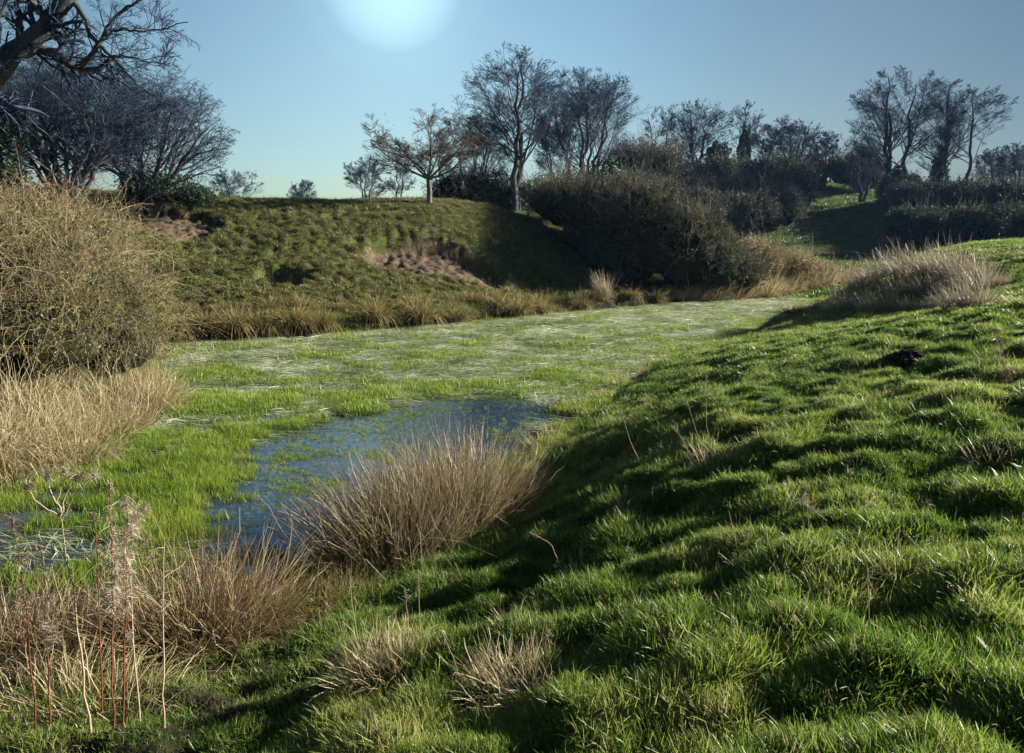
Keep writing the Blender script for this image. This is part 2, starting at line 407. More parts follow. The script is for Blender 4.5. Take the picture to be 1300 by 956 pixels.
def blade_obj(name, V, f, al, tint, m, parent=None, link=True):
    o = mesh_obj(name, V, f, 4, [m], parent=parent, link=link)
    fattr(o.data, 'along', al); fattr(o.data, 'tint', tint)
    return o
def ground_hit(px, py, y0=2.0, y1=160.0):
    d = ray(px, py); ys = np.exp(np.linspace(math.log(y0), math.log(y1), 900)); s = ys / d[1]
    z = CH + d[2] * s; h = height(d[0] * s, ys); k = np.argmax(h >= z)
    if h[k] < z[k]: k = len(ys) - 1
    return float(d[0] * s[k]), float(ys[k]), float(h[k])
def gz(x, y): return float(height(np.array([x]), np.array([y]))[0])

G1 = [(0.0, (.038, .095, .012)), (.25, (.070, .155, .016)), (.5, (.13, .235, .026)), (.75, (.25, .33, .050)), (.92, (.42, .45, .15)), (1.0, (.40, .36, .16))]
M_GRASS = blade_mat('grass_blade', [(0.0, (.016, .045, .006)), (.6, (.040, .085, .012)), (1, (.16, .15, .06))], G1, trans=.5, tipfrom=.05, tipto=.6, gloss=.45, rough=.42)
M_TURF = blade_mat('rough_turf_blade', [(0, (.030, .040, .010)), (1, (.09, .085, .030))],
                   [(0, (.055, .080, .018)), (.4, (.155, .175, .036)), (.75, (.29, .27, .080)), (1, (.44, .37, .16))], trans=.35, gloss=.3)
M_FIELD = blade_mat('field_grass_blade', [(0, (.03, .07, .010)), (1, (.06, .10, .02))],
                    [(0, (.06, .13, .012)), (.6, (.12, .20, .025)), (1, (.20, .22, .05))], trans=.45, gloss=.3)
M_PONDG = blade_mat('pond_grass_blade', [(0, (.025, .045, .010)), (1, (.07, .09, .02))],
                    [(0, (.07, .14, .012)), (.5, (.17, .26, .022)), (.85, (.33, .38, .06)), (1, (.50, .45, .16))], trans=.5, gloss=.5, tipto=.6)
M_MAT = blade_mat('flattened_leaf', [(0, (.12, .16, .05)), (.35, (.30, .37, .15)), (.65, (.52, .58, .34)), (1, (.80, .82, .66))], trans=.30, gloss=.7, rough=.32)
M_RUSHR = blade_mat('red_brown_stem', [(0, (.022, .026, .010)), (.5, (.05, .04, .015)), (1, (.12, .08, .035))],
                   [(0, (.10, .050, .022)), (.3, (.20, .12, .055)), (.6, (.36, .28, .15)), (1, (.62, .54, .36))], trans=.25, tipfrom=.1, tipto=.62, gloss=.4)
M_RUSH = blade_mat('rush_stem', [(0, (.014, .017, .007)), (.5, (.030, .031, .011)), (1, (.07, .055, .026))],
                   [(0, (.09, .060, .030)), (.35, (.19, .145, .078)), (.7, (.35, .285, .165)), (1, (.60, .52, .34))], trans=.25, tipfrom=.1, tipto=.62, gloss=.4)
M_FARRUSH = blade_mat('bank_rush_stem', [(0, (.035, .045, .010)), (1, (.10, .085, .03))],
                      [(0, (.12, .12, .025)), (.5, (.25, .20, .075)), (1, (.44, .34, .16))], trans=.35, tipfrom=.05, tipto=.7, gloss=.3)
M_STRAW = blade_mat('straw', [(0, (.11, .10, .03)), (.4, (.22, .17, .08)), (1, (.34, .27, .14))],
                    [(0, (.17, .145, .06)), (.5, (.36, .295, .155)), (1, (.60, .52, .34))], trans=.3, tipfrom=.0, tipto=.5, gloss=.4)
M_PALE = blade_mat('pale_reed', [(0, (.10, .08, .05)), (1, (.26, .20, .13))],
                   [(0, (.16, .130, .080)), (.5, (.32, .278, .19)), (1, (.56, .50, .38))], trans=.3, tipfrom=.0, tipto=.5, gloss=.4)

def tuft(n, r, h, wdt, lean=.35, droop=.25, segs=3, rs=rng, dry=.0, leanx=-.25):
    a = rs.uniform(0, 2 * pi, n); q = r * np.sqrt(rs.uniform(0, 1, n))
    base = np.stack([q * np.cos(a), q * np.sin(a), np.full(n, -.012)], 1)
    d = np.stack([rs.normal(leanx, lean, n), rs.normal(0, lean, n), np.ones(n)], 1)
    V, f, al, ix = ribbons(base, d, h * rs.uniform(.5, 1.2, n), wdt * rs.uniform(.7, 1.2, n), droop * rs.uniform(.3, 1.6, n), segs, rs=rs)
    ti = rs.beta(2, 2, n) * .45 - .22; ti = np.where(rs.uniform(size=n) < dry, .6, ti)
    return V, f, al, ti[ix]

def lib(name, makers, m):
    c = bpy.data.collections.new(name)
    for k, mk in enumerate(makers):
        V, f, al, ti = mk()
        o = blade_obj(name + '_tuft', V, f, al, ti, m, link=False); c.objects.link(o)
    return c
def scatter(name, pts, rot, scl, vid, tint, coll, label=None, cat=None):
    me = bpy.data.meshes.new(name); me.vertices.add(len(pts)); me.vertices.foreach_set('co', np.ascontiguousarray(pts, dtype=np.float32).ravel())
    fattr(me, 'rot', rot, 'FLOAT_VECTOR'); fattr(me, 'scl', scl, 'FLOAT_VECTOR'); fattr(me, 'vid', vid, 'INT'); fattr(me, 'tint', tint)
    o = bpy.data.objects.new(name, me); col.objects.link(o)
    g = bpy.data.node_groups.new(name + '_spread', 'GeometryNodeTree')
    g.interface.new_socket('Geometry', in_out='INPUT', socket_type='NodeSocketGeometry'); g.interface.new_socket('Geometry', in_out='OUTPUT', socket_type='NodeSocketGeometry')
    gi = g.nodes.new('NodeGroupInput'); go = g.nodes.new('NodeGroupOutput')
    ci = g.nodes.new('GeometryNodeCollectionInfo'); ci.inputs['Collection'].default_value = coll; ci.inputs['Separate Children'].default_value = True; ci.inputs['Reset Children'].default_value = True
    ip = g.nodes.new('GeometryNodeInstanceOnPoints'); ip.inputs['Pick Instance'].default_value = True
    def na(nm, ty):
        n_ = g.nodes.new('GeometryNodeInputNamedAttribute'); n_.data_type = ty; n_.inputs['Name'].default_value = nm
        return [s_ for s_ in n_.outputs if s_.enabled and s_.name == 'Attribute'][0]
    e2r = g.nodes.new('FunctionNodeEulerToRotation')
    g.links.new(na('rot', 'FLOAT_VECTOR'), e2r.inputs[0]); g.links.new(e2r.outputs[0], ip.inputs['Rotation'])
    g.links.new(na('scl', 'FLOAT_VECTOR'), ip.inputs['Scale']); g.links.new(na('vid', 'INT'), ip.inputs['Instance Index'])
    g.links.new(gi.outputs[0], ip.inputs['Points']); g.links.new(ci.outputs[0], ip.inputs['Instance']); g.links.new(ip.outputs[0], go.inputs[0])
    md = o.modifiers.new('spread', 'NODES'); md.node_group = g
    tag(o, label, cat, kind='stuff')
    return o
def tilt(nrm, yaw, amt=1.0):
    """euler angles standing a tuft partly along the slope"""
    n_ = nrm.copy(); n_[:, :2] *= amt; n_ = norm(n_)
    rx = -np.arcsin(np.clip(n_[:, 1], -1, 1)); ry = np.arctan2(n_[:, 0], n_[:, 2])
    # yaw first, then the tilt: close enough for small slopes
    c, s_ = np.cos(yaw), np.sin(yaw)
    return np.stack([rx * c + ry * s_ * 1.0, -rx * s_ * 1.0 + ry * c, yaw], 1)
def sample(n, y0, y1, p=1.0, um=.92):
    """points in the visible fan, denser towards the camera"""
    t = rng.uniform(0, 1, n); y = (y0 ** (1 - p) + t * (y1 ** (1 - p) - y0 ** (1 - p))) ** (1 / (1 - p)) if p != 1 else y0 * (y1 / y0) ** t
    x = rng.uniform(-um, um, n) * (y + 1.2)
    return x, y

# ------------------------------------------------------------------ grass on the near bank
def near_grass():
    L = lib('bank_grass', [lambda: tuft(44, .085, .070, .0046, .42, .30, dry=.09) for _ in range(5)] +
            [lambda: tuft(50, .10, .125, .0050, .45, .45, 4, dry=.24) for _ in range(4)] +
            [lambda: tuft(30, .14, .085, .008, .5, .3, 2, dry=.07) for _ in range(4)], M_GRASS)
    x, y = sample(150000, 1.6, 32, 1.25)
    sd = shore_sd(x, y); m = (sd > .12) & (x > -2.6 - .0 * y) & ((x > .22 * y - 3.5) | (y < 8)) & (y < 31)
    m &= ~((y > 21.5) & (x < 3.5 + (y - 21.5) * .8))
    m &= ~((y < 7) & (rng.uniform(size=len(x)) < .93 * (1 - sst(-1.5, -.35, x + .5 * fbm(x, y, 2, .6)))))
    x, y, sd = x[m], y[m], sd[m]
    z = height(x, y); nr = ground_normal(x, y); k = len(x)
    tall = fbm(x, y, 2, .55, 3.3) + .5 * fbm(x, y, 2, 2.0, 7.7)
    vid = np.where(y > 9, rng.randint(9, 13, k), np.where(tall + rng.normal(0, .15, k) > .22, rng.randint(5, 9, k), rng.randint(0, 5, k)))
    s = .84 * rng.uniform(.75, 1.25, k) * (1 + .45 * np.clip(tall, -.6, .8)) * (1 + np.clip((y - 6) / 40, 0, .6))
    yaw = rng.normal(0, .6, k)
    ti = .46 + .40 * fbm(x, y, 3, .6, 5.5) + .26 * fbm(x, y, 2, 2.6, 2.5) + rng.normal(0, .08, k) + .10 * sst(8, 16, y)
    ti = np.clip(ti, .20, .92)
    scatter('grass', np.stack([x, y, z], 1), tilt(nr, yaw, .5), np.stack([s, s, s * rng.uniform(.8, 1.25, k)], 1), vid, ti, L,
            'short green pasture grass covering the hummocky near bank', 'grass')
near_grass()

def mound_turf():
    L = lib('mound_turf', [lambda: tuft(34, .17, .075, .014, .55, .3, 2) for _ in range(5)] + [lambda: tuft(30, .16, .15, .014, .5, .5, 2, dry=.2) for _ in range(3)], M_TURF)
    x, y = sample(120000, 15.5, 46, .6, .8)
    m = (shore_sd(x, y) > .05) & (x < .20 * y + 2.0) & (soil_mask(x, y) < .35) & ((x < 3.5 + (y - 21.5) * .8) & (y > 15.5) & (x < .5 * y - 7.5))
    m &= fbm(x, y * 1.2, 2, .40, 7.1) + rng.normal(0, .08, len(x)) > -.24 - .3 * sst(-3, 3, x)
    x, y = x[m], y[m]; k = len(x); z = height(x, y); nr = ground_normal(x, y)
    clump = fbm(x, y, 2, .35, 1.9); low = (1 - sst(.5, 1.5, z))
    vid = np.where(clump + .25 * low + rng.normal(0, .12, k) > .25, rng.randint(5, 8, k), rng.randint(0, 5, k))
    s = rng.uniform(.7, 1.25, k) * (1 + .5 * np.clip(clump, -.6, .8))
    ti = .44 + .50 * fbm(x, y, 3, .7, 3.5) + .12 * low + rng.normal(0, .1, k)
    scatter('mound_grass', np.stack([x, y, z], 1), tilt(nr, rng.uniform(-1, 1, k), .6), np.stack([s, s, s], 1), vid, np.clip(ti, .2, .82), L,
            'rough olive turf covering the grassy mound', 'grass')
mound_turf()

def field_turf():
    L = lib('field_grass', [lambda: tuft(26, .45, .16, .05, .6, .3, 2) for _ in range(4)], M_FIELD)
    x, y = sample(60000, 30, 115, .8, .85)
    m = ((x > .19 * y + 1) & (y < 115)) | ((y > 36) & (x < .2 * y + 3) & (y < 70))
    m &= (x > -26)
    x, y = x[m], y[m]; k = len(x); z = height(x, y); s = rng.uniform(.6, 1.3, k) * (1 + np.clip((y - 40) / 120, 0, .5))
    ti = np.clip(.5 + .4 * fbm(x, y, 3, 3.0, 3.5) + rng.normal(0, .1, k), .22, .8)
    scatter('field_grass', np.stack([x, y, z], 1), np.stack([0 * x, 0 * x, rng.uniform(0, 6.28, k)], 1), np.stack([s, s, s], 1), rng.randint(0, 4, k), ti, L,
            'green pasture grass on the field and slope beyond the pond', 'grass')
field_turf()

# ------------------------------------------------------------------ plants in the pond
def in_poly(x, y, P):
    P = np.array(P); ins = np.zeros(x.shape, bool)
    for i in range(len(P)):
        a = P[i]; b = P[(i + 1) % len(P)]
        c = (a[1] > y) != (b[1] > y)
        ins ^= c & (x < a[0] + (y - a[1]) * (b[0] - a[0]) / (b[1] - a[1] + 1e-12))
    return ins
def poly_px(pts): return [at_z(*p, 0)[:2] for p in pts]
OPEN_W = poly_px([(255,690),(285,620),(315,575),(350,548),(420,532),(470,515),(560,503),(640,500),(700,508),(720,530),(640,580),(560,660),(450,720),(330,770),(250,740)])
DARK_W = poly_px([(-200,645),(20,650),(110,640),(190,660),(250,700),(250,760),(100,800),(-200,800)])
def soft_in(x, y, P, wob=.5, sc=.9, off=0):
    return in_poly(x + wob * fbm(x, y, 3, sc, off), y + wob * fbm(x, y, 3, sc, off + 4), P)
def pond_plants():
    L = lib('pond_grass', [lambda: tuft(24, .07, .10, .0055, .22, .15, 3, leanx=-.1) for _ in range(4)] + [lambda: tuft(26, .12, .11, .010, .3, .2, 2, leanx=-.1) for _ in range(4)]
            + [lambda: tuft(16, .05, .06, .0045, .35, .2, 2) for _ in range(2)], M_PONDG)
    x, y = sample(170000, 4.0, 36, 1.1)
    x = np.concatenate([x, rng.uniform(-7.5, -1, 30000)]); y = np.concatenate([y, rng.uniform(5, 12, 30000)])
    m = shore_sd(x, y) < .25; x, y = x[m], y[m]; k = len(x)
    ow = soft_in(x, y, OPEN_W, .75, .8); dk = soft_in(x, y, DARK_W, .4, .8)
    c = fbm(x, y, 4, 1.1, 4.4) + .35 * fbm(x, y, 2, .3, 1.2)
    streak = fbm(x, y * 3.0, 3, 2.2, 6.0)
    dens = .38 + .95 * c
    farmat = sst(10.5, 12.5, y)                          # flattened leaf mat takes over further out
    dens = dens - farmat * (.16 - 1.0 * streak)
    dens = np.where(ow, .13 + .55 * np.clip(c, 0, 1) + .5 * (fbm(x, y, 2, .45, 9) > .36), dens); dens = np.where(dk, .04 + .35 * c, dens)
    dens = np.where(shore_sd(x, y) > -.35, dens + .35 * (y > 12), dens)
    m = rng.uniform(size=k) < np.clip(dens, 0, 1); x, y, c, ow = x[m], y[m], c[m], ow[m]; k = len(x)
    s = rng.uniform(.6, 1.25, k) * (1 + .5 * np.clip(c, -.5, 1)) * np.where(ow, .7, 1)
    vid = np.where(ow, rng.randint(8, 10, k), np.where(y > 10, rng.randint(4, 8, k), rng.randint(0, 4, k)))
    ti = np.clip(.48 + .3 * fbm(x, y, 3, .9, 8.8) + rng.normal(0, .1, k) + .06 * sst(10, 18, y), .22, .8)
    z = np.maximum(height(x, y, False), 0.0)
    scatter('pond_grass', np.stack([x, y, z], 1), np.stack([rng.normal(0, .1, k), rng.normal(0, .1, k), rng.uniform(-.8, .8, k)], 1), np.stack([s, s, s], 1), vid, ti, L,
            'bright green grass growing up through the shallow pond water', 'grass')
    # flattened dead leaves floating in combed swathes
    def mat_patch(n_, r, ln, wd):
        a = rng.uniform(0, 2 * pi, n_); q = r * np.sqrt(rng.uniform(0, 1, n_))
        base = np.stack([q * np.cos(a), q * np.sin(a), rng.uniform(.004, .035, n_)], 1)
        dd = np.stack([np.ones(n_), rng.normal(-.25, .35, n_), rng.normal(.06, .07, n_)], 1) * np.where(rng.uniform(size=n_) < .2, -1, 1)[:, None]; dd[:, 2] = np.abs(dd[:, 2])
        sd_ = norm(np.cross(dd, np.array([0, 0, 1.0])) + rng.normal(0, .35, (n_, 3)))
        V, f, al, ix = ribbons(base, dd, ln * rng.uniform(.4, 1.2, n_), wd * rng.uniform(.6, 1.3, n_), rng.uniform(.0, .18, n_), 3, side=sd_)
        V[:, 2] = np.maximum(V[:, 2], .003 + .004 * rng.uniform(size=len(V)))
        return V, f, al, (rng.beta(1.5, 1.5, n_) * .9 - .45)[ix]
    L2 = lib('leaf_litter', [lambda: mat_patch(46, .30, .30, .010) for _ in range(6)], M_MAT)
    x, y = sample(42000, 5.0, 34, 1.0)
    m = shore_sd(x, y) < .15; x, y = x[m], y[m]; k = len(x)
    ow = soft_in(x, y, OPEN_W, .75, .8); dk = soft_in(x, y, DARK_W, .4, .8)
    st = fbm(x, y * 2.2, 3, 2.0, 1.5)
    dens = (.22 + .66 * sst(10.5, 13, y) + .95 * st) * sst(7.6, 11.0, y); gaps = fbm(x, y * 1.9, 3, .95, 3.7) + .5 * fbm(x, y * 1.5, 2, 3.0, 9.2); dens = dens * (.05 + .95 * sst(-.34, -.02, gaps)); dens = np.where(ow, 0, dens); dens = np.where(dk, .02, dens)
    m = rng.uniform(size=k) < np.clip(dens, 0, 1); x, y = x[m], y[m]; k = len(x)
    s = rng.uniform(.7, 1.3, k) * (1 + np.clip((y - 12) / 30, 0, .6))
    ti = np.clip(.50 + 1.1 * fbm(x, y * 1.8, 3, .9, 2.8) + rng.normal(0, .08, k) + .12 * sst(14, 22, y), .05, .98)
    scatter('floating_leaves', np.stack([x, y, 0 * x], 1), np.stack([0 * x, 0 * x, rng.normal(-.1, .5, k)], 1), np.stack([s, s, s], 1), rng.randint(0, 6, k), ti, L2,
            'pale flattened dead leaves floating in swathes on the pond', 'leaf litter')
pond_plants()
print('grass', time.time() - T0)
# ------------------------------------------------------------------ bare trees
def bark_mat(name, c0, c1, scale=6):
    m, t = mat(name); tc = nn(t, 'ShaderNodeTexCoord').outputs['Object']
    mp = nn(t, 'ShaderNodeMapping'); mp.inputs['Scale'].default_value = (1, 1, .35); t.links.new(tc, mp.inputs[0])
    n_ = noise(t, scale, 5, .65, mp.outputs[0]); n2 = noise(t, scale * 7, 3, .6, mp.outputs[0])
    c = ramp(t, n_.outputs['Fac'], [(.32, c0), (.68, c1)]).outputs[0]
    principled(t, c, .9, .15, n2.outputs['Fac'], .6, .02)
    return m
M_BARK = bark_mat('bark', (.035, .040, .048), (.10, .105, .11))
M_BARKP = bark_mat('pale_bark', (.12, .12, .11), (.32, .31, .27))
M_TWIG = bark_mat('twig_bark', (.020, .032, .062), (.045, .062, .105), 2)
M_TWIGR = bark_mat('reddish_twig_bark', (.065, .050, .048), (.13, .10, .09), 2)
def leaf_mat(name, stops, trans=.3, rough=.5, gloss=.4):
    return blade_mat(name, stops, trans=trans, rough=rough, gloss=gloss)
M_IVY = leaf_mat('ivy_leaf', [(0, (.012, .025, .014)), (.6, (.028, .050, .024)), (1, (.06, .085, .04))], .2, .6, .15)
M_SCRUB = leaf_mat('bramble_leaf', [(0, (.016, .024, .012)), (.5, (.040, .050, .024)), (.8, (.085, .085, .045)), (1, (.15, .12, .07))], .25, .6, .12)
M_HEDGE = leaf_mat('hedge_leaf', [(0, (.020, .028, .010)), (.5, (.055, .065, .020)), (.8, (.10, .095, .038)), (1, (.17, .13, .065))], .3, .6, .12)
M_ROSE = leaf_mat('briar_leaf', [(0, (.035, .050, .010)), (.5, (.13, .135, .028)), (.8, (.24, .215, .07)), (1, (.46, .38, .16))], .4)
M_STRAWLEAF = leaf_mat('straw_leaf', [(0, (.12, .10, .04)), (.5, (.30, .24, .12)), (1, (.55, .46, .30))], .4)
M_CANE = bark_mat('briar_cane', (.16, .12, .07), (.44, .36, .23), 3)
M_SCRUBTWIG = bark_mat('scrub_twig', (.09, .085, .085), (.24, .22, .21), 2)

def walk(start, d, L, K, wander, up, rs, curl=None):
    """random walks for many branches at once -> (N,K+1,3)"""
    N = len(start); P = np.empty((N, K + 1, 3)); P[:, 0] = start; d = norm(d)
    for k in range(K):
        d = norm(d + rs.normal(0, wander, (N, 3)) + np.array([0, 0, 1.0]) * up)
        P[:, k + 1] = P[:, k] + d * (L / K)[:, None]
    return P
def spawn(P, Rr, n, s0, s1, ang, lr, rf, K, wander, up, rs, rmin, Lp=None, taper=.45, flat=0.0, env=None, fill=False):
    """children of every branch in P"""
    N, K1, _ = P.shape
    par = np.repeat(np.arange(N), n); t = rs.uniform(s0, s1, len(par)) * (K1 - 1)
    i = np.minimum(t.astype(int), K1 - 2); f = (t - i)[:, None]
    st = P[par, i] * (1 - f) + P[par, i + 1] * f; tg = norm(P[par, i + 1] - P[par, i])
    rr = Rr[par, i] * (1 - f[:, 0]) + Rr[par, i + 1] * f[:, 0]
    q = rs.normal(size=(len(par), 3)); q[:, 2] *= (1 - flat); sd = norm(np.cross(tg, q))
    a = np.radians(ang) * rs.uniform(.65, 1.3, len(par))
    d = tg * np.cos(a)[:, None] + sd * np.sin(a)[:, None]
    Lpar = np.linalg.norm(np.diff(P, axis=1), axis=2).sum(1) if Lp is None else Lp
    L = Lpar[par] * lr * rs.uniform(.6, 1.25, len(par)) * (1.15 - .55 * t / (K1 - 1))
    if env is not None:          # stay inside the crown's outline
        c0, rad = env; dd = norm(d + np.array([0, 0, up * K * .5])); o_ = (st - c0) / rad; v = dd / rad
        a_ = (v * v).sum(1); b_ = (o_ * v).sum(1); c_ = (o_ * o_).sum(1) - 1; disc = np.maximum(b_ * b_ - a_ * c_, 0)
        hit = np.maximum((-b_ + np.sqrt(disc)) / a_, 0)
        L = hit * rs.uniform(.70, 1.08, len(L)) if fill else np.minimum(L, hit * rs.uniform(.5, 1.08, len(L)) + .015 * rad[2] * rs.uniform(.5, 2.5, len(L)))
    C = walk(st, d, L, K, wander, up, rs)
    r0 = np.maximum(rr * rf * rs.uniform(.7, 1.1, len(par)), rmin)
    RR = r0[:, None] * np.linspace(1, taper, K + 1)[None]; RR = np.maximum(RR, rmin * .7)
    return C, RR
def grow(trunks, radii, spec, seed, rmin, env=None):
    """trunks: list of (K,3) polylines; spec: one dict per level"""
    rs = np.random.RandomState(seed); out = [(trunks, radii)]
    P, Rr = trunks, radii
    for s in spec:
        P, Rr = spawn(P, Rr, s['n'], s.get('s0', .25), s.get('s1', 1.0), s['ang'], s['lr'], s['rf'], s['K'], s['w'], s['up'], rs, rmin * s.get('rm', 1), taper=s.get('tp', .4), env=env, fill=s.get('fill', False))
        out.append((P, Rr))
    return out
def fit(levels, height_, width_, keep_trunk=True):
    """scale so the tree stands height_ tall and its crown is width_ across"""
    A = np.concatenate([l[0].reshape(-1, 3) for l in levels[1:]])
    zt = np.percentile(A[:, 2], 99.7); hw = (np.percentile(A[:, 0], 99) - np.percentile(A[:, 0], 1))
    sx = width_ / hw; sz = height_ / zt
    return [(P * np.array([sx, sx, sz]), Rr) for P, Rr in levels]
def widen(levels, W):
    A = levels[-1][0].reshape(-1, 3); k = [min(2.2, max(.8, W * q / (np.percentile(A[:, i], 98.5) - np.percentile(A[:, i], 1.5)))) for i, q in ((0, 1), (1, .9))]
    zt = np.percentile(A[:, 2], 90); out = []
    for P, Rr in levels:      # the crown spreads, the foot of the trunk stays
        g = np.clip(P[..., 2:3] / (zt * .45), 0, 1) ** 1.2; out.append((P * np.concatenate([1 + (k[0] - 1) * g, 1 + (k[1] - 1) * g, np.ones_like(g)], -1), Rr))
    return out
def make_tree(name, label, loc, levels, bark=None, twig=None, group=None, split=2, cat='tree', ivy=None, rz=0, extra=None):
    root = empty(name, loc, rz); tag(root, label, cat, group)
    bark = bark or M_BARK; twig = twig or M_TWIG
    ts = [tubes(P, Rr, 8 if i == 0 else 5) for i, (P, Rr) in enumerate(levels[:split])]
    V, f = merge(ts); mesh_obj('trunk', V, f, 4, [bark], parent=root, smooth=True)
    ts = [tubes(P, Rr, 4 if i == 0 else 3) for i, (P, Rr) in enumerate(levels[split:])]
    V, f = merge(ts); mesh_obj('crown', V, f, 4, [twig], parent=root, smooth=True)
    if ivy: ivy_part(root, *ivy)
    return root
def leaf_cloud(C, size, rs, elong=1.5):
    """small bent-free leaf quads at the given points"""
    n_ = len(C); a = norm(rs.normal(size=(n_, 3))); b = norm(np.cross(a, rs.normal(size=(n_, 3))))
    s = size * rs.uniform(.5, 1.3, n_)[:, None]
    V = np.stack([C - a * s * elong * .5, C + b * s * .38, C + a * s * elong * .5, C - b * s * .38], 1).reshape(-1, 3)
    f = np.arange(n_ * 4).reshape(n_, 4)
    return V, f
def leaves_obj(name, C, size, m, parent, rs, tint=None, link=True):
    V, f = leaf_cloud(C, size, rs)
    t = rs.beta(2, 2.2, len(C)) if tint is None else tint
    o = mesh_obj(name, V, f, 4, [m], parent=parent, link=link); fattr(o.data, 'tint', np.repeat(t, 4)); fattr(o.data, 'along', np.tile([0, .5, 1, .5], len(C)))
    return o
def ivy_part(root, spots, nleaf, size):
    """spots: list of (x,y,z, rx,ry,rz) blobs in tree space"""
    rs = np.random.RandomState(len(root.name) + nleaf); pts = []
    for (x, y, z, rx, ry, rz_) in spots:
        u = norm(rs.normal(size=(nleaf, 3))) * (rs.uniform(.15, 1, nleaf) ** .5)[:, None]
        u *= (1 + .25 * np.sin(u[:, 0:1] * 9 + z) * np.cos(u[:, 2:3] * 8 + x))
        pts.append(u * np.array([rx, ry, rz_]) + np.array([x, y, z]))
    leaves_obj('ivy', np.concatenate(pts), size, M_IVY, root, rs)
def poly_trunk(pts, K, r0, r1, jitter=0.0, rs=rng):
    pts = np.array(pts, float); s = np.r_[0, np.cumsum(np.linalg.norm(np.diff(pts, axis=0), axis=1))]; s /= s[-1]
    t = np.linspace(0, 1, K + 1); P = np.stack([np.interp(t, s, pts[:, j]) for j in range(3)], 1)
    if jitter: P[1:] += rs.normal(0, jitter, (K, 3))
    return P[None], (np.linspace(r0, r1, K + 1) if not isinstance(r0, (list, np.ndarray)) else np.array(r0))[None]
def place(px, py, y):
    """foot of a thing seen at a pixel, at that distance, set on the ground"""
    x = at_y(px, py, y)[0]; return (x, y, gz(x, y) - .05)
def size_of(npx, y): return npx / 950.0 * y

TALL = lambda n0=16, up=.05: [dict(n=int(n0 * 1.25), s0=.22, s1=.99, ang=44, lr=.46, rf=.36, K=8, w=.045, up=.05, tp=.2, fill=True),
        dict(n=10, s0=.12, ang=34, lr=.40, rf=.45, K=5, w=.07, up=.03), dict(n=6, s0=.1, ang=32, lr=.50, rf=.6, K=4, w=.09, up=.03),
        dict(n=5, s0=.1, ang=30, lr=.6, rf=.6, K=3, w=.10, up=.02)]
M_BARKM = bark_mat('grey_green_bark', (.06, .065, .06), (.20, .20, .175))
# the small lone tree on the crest
def lone_tree():
    y = 29.5; loc = place(545, 248, y); H = loc[2]; top = at_y(545, 128, y)[2] - H
    tr, rr = poly_trunk([(0, 0, 0), (.01, 0, .5), (-.02, 0, .95)], 5, .115, .095)
    # five limbs leaving the fork
    rs = np.random.RandomState(3); base = tr[0, -1]
    az = np.array([.15, .9, 1.7, 2.6, 3.2, 4.0, 4.9, 5.7]); el = np.radians([24, 50, 40, 62, 26, 46, 70, 38])
    d = np.stack([np.cos(az) * np.cos(el), np.sin(az) * np.cos(el), np.sin(el)], 1)
    L = np.array([2.3, 2.1, 2.0, 2.3, 2.3, 2.1, 2.4, 2.2])
    P = walk(np.repeat(base[None], 8, 0), d, L, 7, .10, .03, rs); R1 = .048 * np.linspace(1, .3, 8)[None].repeat(8, 0)
    out = [(tr, rr), (P, R1)]; env = (np.array([0, 0, top * .62]), np.array([size_of(71, y), size_of(66, y), top * .42]))
    for s in [dict(n=11, s0=.12, ang=44, lr=.52, rf=.5, K=5, w=.11, up=.03), dict(n=10, s0=.1, ang=40, lr=.48, rf=.6, K=4, w=.13, up=.02), dict(n=8, s0=.1, ang=38, lr=.55, rf=.6, K=3, w=.14, up=.03)]:
        P, R1 = spawn(P, R1, s['n'], s['s0'], 1, s['ang'], s['lr'], s['rf'], s['K'], s['w'], s['up'], rs, .0052, taper=.5, env=env); out.append((P, R1))
    out = widen(out, size_of(142, y))
    t_ = make_tree('bare_tree', 'small round-headed bare tree standing alone on the crest of the grassy mound', loc, out, M_BARKM, M_TWIGR)
    rl = np.random.RandomState(2); q = P[rl.randint(0, len(P), 400), -1]; leaves_obj('dead_leaves', q, .05, M_ROSE, t_, rl)
lone_tree()
def standard_tree(name, label, px, py, y, toppx, wpx, seed, stems=1, r=.2, n0=16, rmin=None, group=None, spread=.12, ang=42, ivy=None, bark=None, twig=None, low=.22, lr=.52, cat='tree', cbot=.12):
    loc = place(px, py, y); rs = np.random.RandomState(seed); top = at_y(px, toppx, y)[2] - loc[2]
    rmin = rmin or max(.0048, y * .00012)
    P = []; RR = []
    for k in range(stems):
        a = rs.uniform(0, 2 * pi); sp = spread * top * (0 if stems == 1 else rs.uniform(.5, 1.2)) * np.array([math.cos(a), math.sin(a) * .6])
        off = np.array([math.cos(a), math.sin(a)]) * r * (1.1 if stems > 1 else 0); hh = top * (1 if k == 0 else rs.uniform(.75, .95)) * .93
        p, q = poly_trunk([(off[0], off[1], 0), (off[0] + sp[0] * .35, off[1] + sp[1] * .35, hh * .4), (off[0] + sp[0], off[1] + sp[1], hh)], 12, r, r * .12, top * .008, rs)
        P.append(p); RR.append(q)
    P = np.concatenate(P); RR = np.concatenate(RR)
    spec = TALL(n0); spec[0]['ang'] = ang + 6; spec[0]['s0'] = low; spec[0]['lr'] = lr
    cf = cbot; c0 = np.array([0, 0, top * (1 + cf) / 2]); rad = np.array([size_of(wpx, y) / 2, size_of(wpx, y) / 2 * .9, top * (1 - cf) / 2])
    lv = widen(grow(P, RR, spec, seed, rmin, (c0, rad)), size_of(wpx, y))
    return make_tree(name, label, loc, lv, bark, twig, group, ivy=ivy, cat=cat)
g_m = 'bare trees behind the grassy mound'
standard_tree('bare_tree', 'tallest bare tree behind the mound, upright twin trunk and tall oval crown', 650, 258, 37, 57, 122, 21, 2, .20, 18, group=g_m, spread=.03, ang=36, low=.25)
